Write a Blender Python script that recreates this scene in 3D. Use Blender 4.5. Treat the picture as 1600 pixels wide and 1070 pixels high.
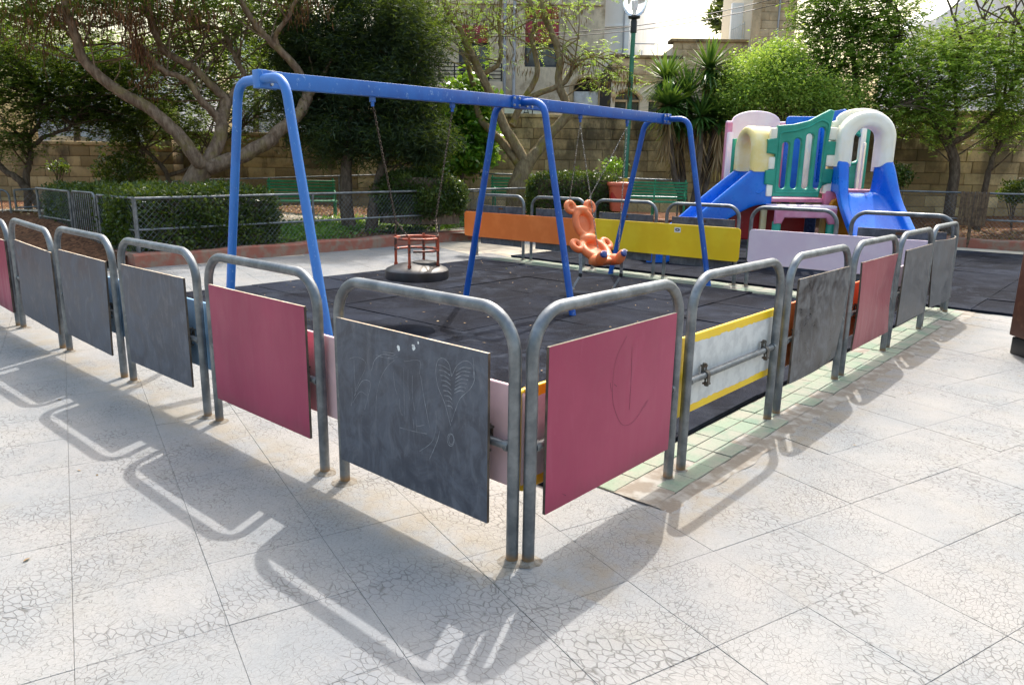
import bpy, bmesh, math, random
import numpy as np
from mathutils import Vector, Matrix

random.seed(7); rng = np.random.default_rng(7)
for o in list(bpy.data.objects): bpy.data.objects.remove(o)
scene = bpy.context.scene
COL = scene.collection
rad = math.radians

# ------------------------------------------------------------------ camera
FPX = 1145.18                                   # focal length in photo pixels (1600 wide)
CAM = np.array([1.67346695, -1.96467991, 1.49930202])
FW = np.array([-0.64340474, 0.73020385, -0.22985359])
RT = np.array([0.74789349, 0.66365352, 0.01481004])
UP = np.array([-0.16335749, 0.16237716, 0.97311253])
cd = bpy.data.cameras.new('camera'); cam = bpy.data.objects.new('camera', cd); COL.objects.link(cam)
cd.sensor_width = 36; cd.lens = FPX/1600*36; cd.clip_start = .05; cd.clip_end = 3000
m = Matrix.Identity(4)
for i in range(3):
    m[i][0], m[i][1], m[i][2], m[i][3] = RT[i], UP[i], -FW[i], CAM[i]
cam.matrix_world = m
scene.camera = cam

# ------------------------------------------------------------------ light
SUNV = Vector((-.34, .70, 1.0)).normalized()    # towards the sun
w = bpy.data.worlds.new('World'); scene.world = w; w.use_nodes = True
nt = w.node_tree; nt.nodes.clear()
out = nt.nodes.new('ShaderNodeOutputWorld'); bg = nt.nodes.new('ShaderNodeBackground'); sky = nt.nodes.new('ShaderNodeTexSky')
sky.sky_type = 'NISHITA'; sky.sun_disc = False
sky.sun_elevation = math.asin(SUNV.z); sky.sun_rotation = math.atan2(SUNV.x, SUNV.y)
sky.air_density = 2.0; sky.dust_density = 6.5; sky.ozone_density = 2.0
bg.inputs['Strength'].default_value = 0.15
nt.links.new(sky.outputs[0], bg.inputs[0]); nt.links.new(bg.outputs[0], out.inputs[0])
sl = bpy.data.lights.new('sun', 'SUN'); sl.energy = 2.0; sl.angle = rad(.6); sl.color = (1, .97, .93)
so = bpy.data.objects.new('sun', sl); COL.objects.link(so)
so.rotation_euler = SUNV.to_track_quat('Z', 'Y').to_euler(); so.location = (0, 0, 30)
vs = scene.view_settings
vs.view_transform = 'Standard'; vs.look = 'None'; vs.gamma = 1; vs.use_curve_mapping = False
vs.exposure = 1.28
scene.render.engine = 'CYCLES'
scene.cycles.max_bounces = 6; scene.cycles.diffuse_bounces = 3; scene.cycles.glossy_bounces = 3
scene.cycles.transmission_bounces = 4; scene.cycles.transparent_max_bounces = 6

# ------------------------------------------------------------------ helpers: points
FH = np.array([FW[0], FW[1], 0]); FH /= np.linalg.norm(FH)      # horizontal view direction
RH = np.array([-FH[1]*-1, -FH[0], 0]); RH = np.array([FH[1], -FH[0], 0])
def P(px, py, d):
    'world point seen at photo pixel (px,py) at axial distance d'
    return CAM + (FW + RT*(px-800)/FPX - UP*(py-535)/FPX)*d
def ground_at(px, d, z=0.):
    a = P(px, 300, d); return np.array([a[0], a[1], z])
def sm(t): t = np.clip(t, 0, 1); return t*t*(3-2*t)

# ------------------------------------------------------------------ helpers: materials
def srgb(r, g, b):
    f = lambda c: (c/255/12.92) if c/255 <= .04045 else ((c/255+.055)/1.055)**2.4
    return (f(r), f(g), f(b), 1)
class NT:
    def __init__(s, name):
        s.m = bpy.data.materials.new(name); s.m.use_nodes = True; s.t = s.m.node_tree; s.t.nodes.clear()
        s.o = s.n('ShaderNodeOutputMaterial'); s.pos = s.n('ShaderNodeNewGeometry').outputs['Position']
    def n(s, t, **k):
        x = s.t.nodes.new(t)
        for a, v in k.items(): setattr(x, a, v)
        return x
    def l(s, a, b): s.t.links.new(a, b)
    def set(s, sock, v):
        if isinstance(v, bpy.types.NodeSocket): s.l(v, sock)
        else: sock.default_value = v
    def mapping(s, scale=(1, 1, 1), rot=(0, 0, 0), vec=None):
        x = s.n('ShaderNodeMapping'); s.l(vec or s.pos, x.inputs[0]); x.inputs['Scale'].default_value = scale; x.inputs['Rotation'].default_value = rot
        return x.outputs[0]
    def noise(s, scale, detail=4, rough=.55, vec=None, dist=0):
        x = s.n('ShaderNodeTexNoise'); s.l(vec or s.pos, x.inputs['Vector']); x.inputs['Scale'].default_value = scale
        x.inputs['Detail'].default_value = detail; x.inputs['Roughness'].default_value = rough; x.inputs['Distortion'].default_value = dist
        return x.outputs[0]
    def vor(s, scale, feature='F1', vec=None, rnd=1.0, out='Distance'):
        x = s.n('ShaderNodeTexVoronoi', feature=feature); s.l(vec or s.pos, x.inputs['Vector']); x.inputs['Scale'].default_value = scale
        x.inputs['Randomness'].default_value = rnd
        return x.outputs[out]
    def ramp(s, v, a, b, lo=0., hi=1.):
        x = s.n('ShaderNodeMapRange', interpolation_type='SMOOTHSTEP'); s.l(v, x.inputs[0])
        for i, k in enumerate((a, b, lo, hi)): x.inputs[i+1].default_value = k
        return x.outputs[0]
    def math(s, op, a, b=0.):
        x = s.n('ShaderNodeMath', operation=op); s.set(x.inputs[0], a); s.set(x.inputs[1], b); return x.outputs[0]
    def mix(s, f, a, b, mode='MIX'):
        x = s.n('ShaderNodeMix', data_type='RGBA', blend_type=mode); s.set(x.inputs[0], f); s.set(x.inputs[6], a); s.set(x.inputs[7], b); return x.outputs[2]
    def sep(s, i, vec=None):
        x = s.n('ShaderNodeSeparateXYZ'); s.l(vec or s.pos, x.inputs[0]); return x.outputs[i]
    def rnd(s): return s.n('ShaderNodeObjectInfo').outputs['Random']
    def bump(s, h, strength=.3, dist=.01, normal=None):
        x = s.n('ShaderNodeBump'); s.l(h, x.inputs['Height']); x.inputs['Strength'].default_value = strength; x.inputs['Distance'].default_value = dist
        if normal: s.l(normal, x.inputs['Normal'])
        return x.outputs[0]
    def bsdf(s, col, rough=.5, metal=0., normal=None, spec=.5, trans=0.):
        b = s.n('ShaderNodeBsdfPrincipled'); s.set(b.inputs['Base Color'], col); s.set(b.inputs['Roughness'], rough); s.set(b.inputs['Metallic'], metal)
        b.inputs['Specular IOR Level'].default_value = spec
        if normal: s.l(normal, b.inputs['Normal'])
        if trans: b.inputs['Transmission Weight'].default_value = trans
        s.l(b.outputs[0], s.o.inputs[0]); return s.m

def plain(name, col, rough=.5, metal=0., col2=None, scale=6, bump=.0, bscale=60, spec=.5, lo=.4, hi=.65):
    t = NT(name)
    c = t.mix(t.ramp(t.noise(scale, 5), lo, hi), col, col2) if col2 else col
    nrm = t.bump(t.noise(bscale, 4), bump, .004) if bump else None
    return t.bsdf(c, rough, metal, nrm, spec)

def mat_concrete():
    t = NT('crackled_concrete')
    nz = t.n('ShaderNodeTexNoise'); t.l(t.pos, nz.inputs['Vector']); nz.inputs['Scale'].default_value = 6; nz.inputs['Detail'].default_value = 4
    vm = t.n('ShaderNodeVectorMath', operation='MULTIPLY_ADD'); t.l(nz.outputs[1], vm.inputs[0]); vm.inputs[1].default_value = (.075, .075, 0); t.l(t.pos, vm.inputs[2])
    mp = t.mapping((1, 1.5, 1), (0, 0, rad(25)), vm.outputs[0]); mp2 = t.mapping((1.5, 1, 1), (0, 0, rad(-15)), vm.outputs[0])
    sel = t.ramp(t.noise(1.1, 3, .5), .46, .54)
    big = t.noise(1.6, 4, .6)
    wid = t.ramp(t.noise(2.2, 3), .3, .72, .035, .095)
    l1 = t.math('SUBTRACT', 1., t.math('MINIMUM', t.math('DIVIDE', t.vor(26, 'DISTANCE_TO_EDGE', mp), wid), 1.))
    l2 = t.math('SUBTRACT', 1., t.math('MINIMUM', t.math('DIVIDE', t.vor(36, 'DISTANCE_TO_EDGE', mp2), wid), 1.))
    line = t.math('ADD', t.math('MULTIPLY', l1, sel), t.math('MULTIPLY', l2, t.math('SUBTRACT', 1., sel)))
    mask = t.ramp(t.noise(2.3, 5, .65), .34, .60, .35, 1.)
    brk = t.ramp(t.noise(24, 3, .6), .34, .52, .3, 1)
    line = t.math('MULTIPLY', t.math('MULTIPLY', line, mask), brk)
    fine = t.noise(130, 3, .7); mid = t.noise(7, 6, .7)
    col = t.mix(t.ramp(big, .3, .7), srgb(132, 135, 137), srgb(149, 147, 144))
    col = t.mix(t.ramp(t.noise(2.6, 5, .65), .50, .72, 0, .4), col, srgb(138, 134, 125))
    col = t.mix(t.ramp(t.noise(.55, 4, .6), .5, .7, 0, .6), col, srgb(120, 123, 129))
    col = t.mix(t.ramp(mid, .52, .74, 0, .4), col, srgb(157, 156, 152))
    col = t.mix(t.ramp(fine, .3, .75, .0, .4), col, srgb(106, 107, 106))
    col = t.mix(t.math('MULTIPLY', line, .72), col, srgb(66, 63, 59))
    gum = t.ramp(t.vor(1.25), .018, .034, 1, 0)
    col = t.mix(t.math('MULTIPLY', gum, t.ramp(t.noise(60, 2), .3, .5)), col, srgb(72, 73, 77))
    # tan dust gathered along the two lines of posts
    dl = t.math('MINIMUM', t.math('ADD', t.math('ABSOLUTE', t.math('ADD', t.sep(1), .08)), t.math('MULTIPLY', t.math('MAXIMUM', t.sep(0), 0.), 9.)), t.math('ADD', t.math('ABSOLUTE', t.math('SUBTRACT', t.sep(0), .25)), t.math('MULTIPLY', t.math('MAXIMUM', t.math('MULTIPLY', t.sep(1), -1.), 0.), 9.)))
    dust = t.math('MULTIPLY', t.ramp(dl, .02, .26, 1, 0), t.ramp(t.noise(4.2, 5, .65), .36, .62, .0, .6))
    col = t.mix(dust, col, srgb(134, 122, 101))
    col = t.mix(t.ramp(t.rnd(), 0, 1, .0, .14), col, srgb(122, 120, 119))
    h = t.math('SUBTRACT', t.math('MULTIPLY', fine, .35), line)
    return t.bsdf(col, .8, 0, t.bump(h, .5, .004), .25)
def mat_rubber():
    t = NT('rubber_granule')
    f = t.noise(150, 2, .75); big = t.noise(.62, 6, .68, None, .8); mid = t.noise(2.9, 6, .7, None, .8)
    col = t.mix(t.ramp(f, .38, .64), srgb(8, 10, 15), srgb(29, 32, 43))
    col = t.mix(t.ramp(big, .44, .60, 0, .75), col, srgb(42, 48, 61))
    col = t.mix(t.ramp(mid, .48, .66, 0, .6), col, srgb(55, 61, 72))
    col = t.mix(t.ramp(t.noise(14, 4, .7), .62, .74, 0, .5), col, srgb(72, 76, 81))
    col = t.mix(t.ramp(t.rnd(), 0, 1, 0, .5), col, srgb(19, 22, 32))
    return t.bsdf(col, .88, 0, t.bump(f, .8, .005), .06)
def mat_laminate(name, a, b, pale, rough=.36, amt=.35):
    t = NT(name); n = t.noise(1.6, 4, .55); st = t.noise(2.2, 6, .65, t.mapping((6, 6, 1.1)), .6); sc = t.noise(46, 4, .75, t.mapping((1, 1, .18), (0, rad(20), 0)))
    col = t.mix(t.ramp(n, .35, .68), a, b)
    col = t.mix(t.ramp(st, .52, .74, 0, amt), col, pale)
    col = t.mix(t.ramp(sc, .66, .76, 0, .35), col, pale)
    low = t.math('MULTIPLY', t.ramp(t.math('ADD', t.sep(2), t.math('MULTIPLY', t.noise(9, 4), .12)), .2, .34, 1, 0), .35)
    col = t.mix(low, col, srgb(96, 66, 66))
    return t.bsdf(col, t.ramp(st, .3, .75, rough-.05, rough+.16), 0, t.bump(t.noise(3, 2), .05, .01), .35)
def mat_slate(name, a, b, streak=1., rough=.42):
    t = NT(name)
    v = t.n('ShaderNodeVectorMath', operation='ADD'); t.l(t.pos, v.inputs[0]); cb = t.n('ShaderNodeCombineXYZ'); r = t.rnd()
    t.l(t.math('MULTIPLY', r, 37.), cb.inputs[0]); t.l(t.math('MULTIPLY', r, 11.), cb.inputs[2]); t.l(cb.outputs[0], v.inputs[1])
    vs_ = t.mapping((9, 9, 3.2), vec=v.outputs[0])
    n1 = t.noise(1.5, 7, .68, vs_, 1.2); n2 = t.noise(4.5, 7, .7, v.outputs[0], 1.6); n3 = t.noise(40, 3, .6, t.mapping((1, 1, .25), vec=v.outputs[0]))
    col = t.mix(t.ramp(n2, .36, .68), a, b)
    col = t.mix(t.ramp(n1, .48, .74, 0, .36*streak), col, srgb(120, 124, 134))
    col = t.mix(t.ramp(n3, .5, .8, 0, .22), col, srgb(120, 120, 126))
    return t.bsdf(col, t.ramp(n2, .3, .7, rough-.08, rough+.18), 0, t.bump(n3, .06, .002), .5)
def mat_galv():
    t = NT('galvanised_steel')
    n = t.noise(9, 5, .6); n2 = t.noise(60, 3)
    col = t.mix(t.ramp(n, .35, .7), srgb(98, 103, 108), srgb(134, 138, 141))
    col = t.mix(t.ramp(t.noise(5, 5, .7), .6, .78, 0, .6), col, srgb(88, 82, 74))
    foot = t.math('MULTIPLY', t.ramp(t.math('ADD', t.sep(2), t.math('MULTIPLY', t.noise(22, 3), .05)), .035, .075, 1, 0), .8)
    col = t.mix(foot, col, srgb(150, 118, 78))
    return t.bsdf(col, t.ramp(n2, .3, .7, .36, .55), .65, t.bump(n2, .08, .002))
def mat_blue():
    t = NT('faded_blue_paint')
    n = t.noise(3.2, 6, .65); fade = t.ramp(t.sep(1), 1.0, 3.2, .5, .0)
    col = t.mix(t.ramp(n, .4, .7), srgb(12, 78, 164), srgb(26, 98, 184))
    col = t.mix(fade, col, srgb(70, 134, 204))
    ch = t.ramp(t.noise(42, 5, .75, t.mapping((1, .5, .35))), .60, .70, 0, .7)
    col = t.mix(ch, col, srgb(150, 182, 215))
    return t.bsdf(col, t.ramp(n, .3, .7, .34, .5), 0, t.bump(t.noise(70, 3), .08, .002))
def mat_stone(name, a, b, dark=.7, zlo=1.6, zhi=3.2):
    t = NT(name)
    r = t.rnd()
    col = t.mix(t.ramp(r, 0, 1), a, b)
    n = t.noise(2.2, 6, .65)
    col = t.mix(t.ramp(n, .45, .7, 0, .55), col, srgb(120, 100, 72))
    st = t.math('MULTIPLY', t.ramp(t.noise(.75, 6, .72, t.mapping((1, 1, .5))), .40, .60), t.ramp(t.sep(2), zlo, zhi, .25, 1.))
    col = t.mix(t.math('MULTIPLY', st, dark), col, srgb(52, 50, 46))
    f = t.noise(35, 5, .7)
    col = t.mix(t.ramp(f, .5, .75, 0, .35), col, srgb(92, 82, 64))
    return t.bsdf(col, .9, 0, t.bump(f, .5, .012), .2)
def mat_leaf(name, a, b, c, trans=.35, rough=.45):
    t = NT(name)
    at_ = t.n('ShaderNodeAttribute', attribute_name='v').outputs['Fac']
    col = t.mix(t.ramp(at_, 0, .55), a, b); col = t.mix(t.ramp(at_, .6, 1.0), col, c)
    p = t.n('ShaderNodeBsdfPrincipled'); t.l(col, p.inputs['Base Color']); p.inputs['Roughness'].default_value = rough; p.inputs['Specular IOR Level'].default_value = .35
    tr = t.n('ShaderNodeBsdfTranslucent'); tc = t.mix(.5, col, srgb(150, 175, 40)); t.l(tc, tr.inputs[0])
    mx = t.n('ShaderNodeMixShader'); mx.inputs[0].default_value = trans; t.l(p.outputs[0], mx.inputs[1]); t.l(tr.outputs[0], mx.inputs[2]); t.l(mx.outputs[0], t.o.inputs[0])
    return t.m
def mat_bark(name, a, b, lichen=0.):
    t = NT(name); n = t.noise(5, 6, .65, t.mapping((3, 3, 1))); f = t.noise(30, 5, .7)
    col = t.mix(t.ramp(n, .35, .68), a, b)
    if lichen: col = t.mix(t.ramp(t.noise(3.2, 4, .6), .5, .68, 0, lichen), col, srgb(128, 118, 52))
    return t.bsdf(col, .9, 0, t.bump(f, .7, .02), .15)
def mat_mulch():
    t = NT('leaf_mulch'); v = t.vor(26, 'F1', out='Color'); x = t.sep(0, v); n = t.noise(1.3, 5, .6)
    col = t.mix(x, srgb(70, 46, 34), srgb(132, 94, 68)); col = t.mix(t.ramp(n, .45, .7, 0, .6), col, srgb(84, 62, 46))
    return t.bsdf(col, .95, 0, t.bump(t.noise(40, 4, .7), .9, .03), .1)
def mat_plastic(name, c, c2, rough=.36):
    t = NT(name); col = t.mix(t.ramp(t.noise(2.4, 4, .6), .38, .7), c, c2)
    col = t.mix(t.ramp(t.noise(18, 4, .7), .6, .8, 0, .18), col, srgb(190, 186, 176))
    return t.bsdf(col, t.ramp(t.noise(7, 4), .3, .7, rough-.07, rough+.12), 0, t.bump(t.noise(30, 3), .03, .003))
def mat_glass(name):
    return plain(name, srgb(52, 58, 66), .08, 0, srgb(90, 96, 102), 1.5)

MAT = dict(
 concrete=mat_concrete(), rubber=mat_rubber(), galv=mat_galv(), blue=mat_blue(),
 grout=plain('joint_grout', srgb(142, 141, 138), .9, 0, srgb(72, 70, 67), 1.3, lo=.54, hi=.66),
 rubber_joint=plain('rubber_joint', srgb(20, 20, 22), .9),
 slate=mat_slate('slate_board', srgb(58, 63, 75), srgb(88, 93, 105), 1.2),
 slate_dark=mat_slate('streaked_slate_board', srgb(36, 36, 38), srgb(112, 112, 114), 1.3, .34),  # dark and silver streaks: dirt, with reflections on the warped board painted in
 slate_grey=mat_slate('pale_slate_board', srgb(80, 82, 86), srgb(108, 109, 112)),
 magenta=mat_laminate('magenta_laminate', srgb(146, 50, 80), srgb(160, 62, 90), srgb(176, 104, 122), .36, .22),
 faded=mat_laminate('faded_pink_laminate', srgb(146, 70, 80), srgb(164, 92, 98), srgb(192, 142, 140), .38, .5),
 board_edge=plain('board_edge', srgb(70, 62, 56), .8, 0, srgb(104, 92, 80), 9),
 board_sunlit_top=plain('sunlit_board_top', srgb(168, 150, 128), .8, 0, srgb(190, 178, 160), 14),  # paler than the side edges: sunlight on the top painted into the colour
 yellow=plain('yellow_laminate', srgb(236, 192, 16), .4, 0, srgb(242, 204, 30), 3, .03, 40),
 orange=plain('orange_laminate', srgb(222, 112, 44), .42, 0, srgb(232, 124, 56), 3, .03, 40),
 pink=plain('pale_pink_laminate', srgb(216, 194, 210), .42, 0, srgb(222, 204, 216), 3, .03, 40),
 blush=plain('blush_laminate', srgb(220, 186, 190), .45, 0, srgb(206, 174, 176), 4),
 skyblue=plain('light_blue_laminate', srgb(140, 180, 214), .42, 0, srgb(160, 194, 222), 4),
 patch=plain('whitewash_patch', srgb(206, 206, 204), .75, 0, srgb(188, 188, 187), 14, .1, 60),
 rust=plain('rusty_metal', srgb(112, 72, 44), .75, .2, srgb(60, 44, 36), 30, .2, 90),
 chalk=plain('chalk', srgb(150, 153, 160), .95, 0, srgb(116, 119, 127), 40, lo=.3, hi=.7),
 white=plain('white_paint', srgb(228, 230, 230), .5, 0, srgb(210, 212, 212), 5),
 clampsteel=plain('dull_clamp_steel', srgb(92, 88, 82), .6, .4, srgb(84, 62, 44), 34, .2, 90, lo=.5, hi=.68),
 bolt=plain('bright_bolt', srgb(170, 174, 178), .4, .5),
 dirt=plain('caked_dirt', srgb(124, 118, 108), .95, 0, srgb(94, 86, 76), 40, .5, 120),
 scratch=plain('dark_scratch', srgb(84, 34, 54), .6),
 black=plain('black_rubber', srgb(34, 34, 38), .42, 0, srgb(48, 48, 54), 8, .15, 50),
 redbar=plain('worn_red_bar', srgb(166, 72, 44), .5, .2, srgb(70, 46, 40), 14, .1, 70, lo=.45, hi=.6),
 chain=plain('chain_steel', srgb(150, 148, 142), .4, .8, srgb(90, 78, 66), 40),
 chain_dark=plain('rusty_chain', srgb(92, 80, 72), .5, .7, srgb(56, 44, 38), 40),
 bear=mat_plastic('orange_plastic', srgb(216, 108, 54), srgb(228, 132, 80), .5),
 navy=plain('navy_paint', srgb(28, 48, 110), .4, 0, srgb(60, 86, 150), 30),
 strap=plain('grey_webbing', srgb(150, 152, 154), .8, 0, srgb(120, 122, 126), 40),
 p_blue=mat_plastic('blue_plastic', srgb(6, 98, 206), srgb(20, 118, 220), .3),
 p_teal=mat_plastic('teal_plastic', srgb(30, 140, 118), srgb(46, 160, 136), .38),
 p_cream=mat_plastic('cream_plastic', srgb(246, 238, 216), srgb(250, 246, 234), .4),
 p_creamy=mat_plastic('yellowed_cream_plastic', srgb(240, 216, 140), srgb(246, 234, 196), .4),
 p_pink=mat_plastic('pink_plastic', srgb(206, 120, 152), srgb(220, 160, 184), .4),
 p_palepink=mat_plastic('pale_pink_plastic', srgb(240, 212, 226), srgb(246, 228, 236), .4),
 p_red=mat_plastic('red_plastic', srgb(150, 16, 24), srgb(166, 26, 32), .4),
 p_amber=mat_plastic('amber_plastic', srgb(206, 126, 16), srgb(220, 144, 28), .4),
 bench=plain('green_bench_paint', srgb(24, 116, 74), .45, 0, srgb(40, 138, 92), 9, .1, 60),
 lampgreen=plain('green_lamp_paint', srgb(34, 106, 82), .4, 0, srgb(50, 120, 96), 6),
 lampyellow=plain('yellow_lamp_paint', srgb(216, 168, 20), .5),
 bin=mat_plastic('terracotta_plastic', srgb(206, 96, 66), srgb(218, 112, 80), .45),
 bin_in=plain('red_bin_inside', srgb(180, 40, 30), .5),
 stone=mat_stone('limestone_block', srgb(168, 142, 104), srgb(216, 190, 148), .85, .5, 2.6),
 stone_low=mat_stone('old_limestone_block', srgb(140, 118, 86), srgb(188, 162, 122), .88, .5, 1.9),
 stone_far=mat_stone('pale_limestone_block', srgb(196, 174, 138), srgb(212, 192, 160), .35, 5.2, 7.5),
 mortar=plain('mortar', srgb(112, 96, 72), .95, 0, srgb(150, 132, 104), 6),
 edge_mortar=plain('crumbled_mortar', srgb(122, 112, 100), .95, 0, srgb(150, 146, 138), 9, .6, 70),
 mortar_far=plain('pale_mortar', srgb(206, 196, 176), .95),
 facade=mat_stone('weathered_facade', srgb(216, 202, 178), srgb(216, 202, 178), .5, 3., 7.),
 plaster=plain('white_plaster', srgb(248, 248, 248), .85, 0, srgb(238, 238, 236), 1.5),
 grey_plaster=plain('grey_plaster', srgb(160, 164, 172), .85, 0, srgb(186, 190, 196), .9),
 redblind=plain('red_blind', srgb(150, 48, 58), .6, 0, srgb(128, 40, 50), 5),
 iron=plain('black_iron', srgb(24, 25, 28), .5),
 glass=mat_glass('window_glass'), dark=plain('dark_interior', srgb(30, 26, 22), .8),
 winframe=plain('dark_window_frame', srgb(40, 46, 58), .5),
 kerb=plain('red_painted_kerb', srgb(150, 92, 76), .9, 0, srgb(140, 118, 102), 6, .5, 40),
 mulch=mat_mulch(), pathm=plain('pale_path', srgb(186, 176, 158), .9, 0, srgb(160, 150, 134), 4, .3, 40),
 earth=plain('earth', srgb(120, 110, 96), .95, 0, srgb(100, 92, 78), .3),
 greentile=None, browned=plain('rust_brown_paint', srgb(81, 42, 27), .5, 0, srgb(106, 66, 45), 12, .15, 40, lo=.5, hi=.72),
 wood=plain('weathered_wood', srgb(110, 90, 70), .9, 0, srgb(78, 62, 50), 16, .4, 50),
 globe=None,
 bark=mat_bark('grey_bark', srgb(104, 86, 72), srgb(146, 126, 108), .35),
 bark_l=mat_bark('lichen_bark', srgb(112, 96, 74), srgb(146, 130, 100), .85),
 bark_d=mat_bark('dark_bark', srgb(76, 64, 54), srgb(110, 96, 82)),
 leaf_mid=mat_leaf('feathery_leaf', srgb(53, 79, 34), srgb(88, 112, 47), srgb(130, 142, 65), .52),
 leaf_green=mat_leaf('green_leaf', srgb(73, 109, 53), srgb(115, 146, 66), srgb(169, 186, 88), .52),
 leaf_light=mat_leaf('light_leaf', srgb(97, 133, 57), srgb(146, 174, 79), srgb(198, 210, 107), .55),
 leaf_dark=mat_leaf('dark_leaf', srgb(39, 61, 32), srgb(63, 85, 42), srgb(92, 110, 54), .48),
 leaf_pine=mat_leaf('pine_needle', srgb(24, 40, 28), srgb(38, 56, 37), srgb(58, 76, 47), .3, .6),
 leaf_hedge=mat_leaf('hedge_leaf', srgb(31, 48, 20), srgb(55, 75, 32), srgb(101, 115, 53), .28, .32),
 leaf_bright=mat_leaf('bright_leaf', srgb(63, 112, 32), srgb(94, 140, 45), srgb(135, 167, 67), .4, .35),
 leaf_yucca=mat_leaf('yucca_leaf', srgb(44, 81, 39), srgb(74, 111, 51), srgb(120, 150, 79), .2, .38),
 leaf_dry=mat_leaf('dry_leaf', srgb(110, 86, 56), srgb(146, 116, 80), srgb(180, 154, 116), .15, .7),
 pod=mat_leaf('brown_pod', srgb(62, 34, 24), srgb(94, 52, 32), srgb(132, 84, 52), .15, .6),
)
def mat_greentile():
    t = NT('pale_green_tile'); r = t.rnd()
    col = t.mix(r, srgb(96, 120, 102), srgb(124, 138, 118)); col = t.mix(t.ramp(t.noise(4, 5, .65), .36, .62, 0, .85), col, srgb(135, 133, 121))
    col = t.mix(t.ramp(t.noise(70, 3, .7), .5, .75, 0, .5), col, srgb(90, 97, 85))
    return t.bsdf(col, .75, 0, t.bump(t.noise(70, 3, .7), .4, .003), .3)
MAT['greentile'] = mat_greentile()
t = NT('clear_globe'); MAT['globe'] = t.bsdf((.92, .93, .95, 1), .08, 0, None, .5, .85)

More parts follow.
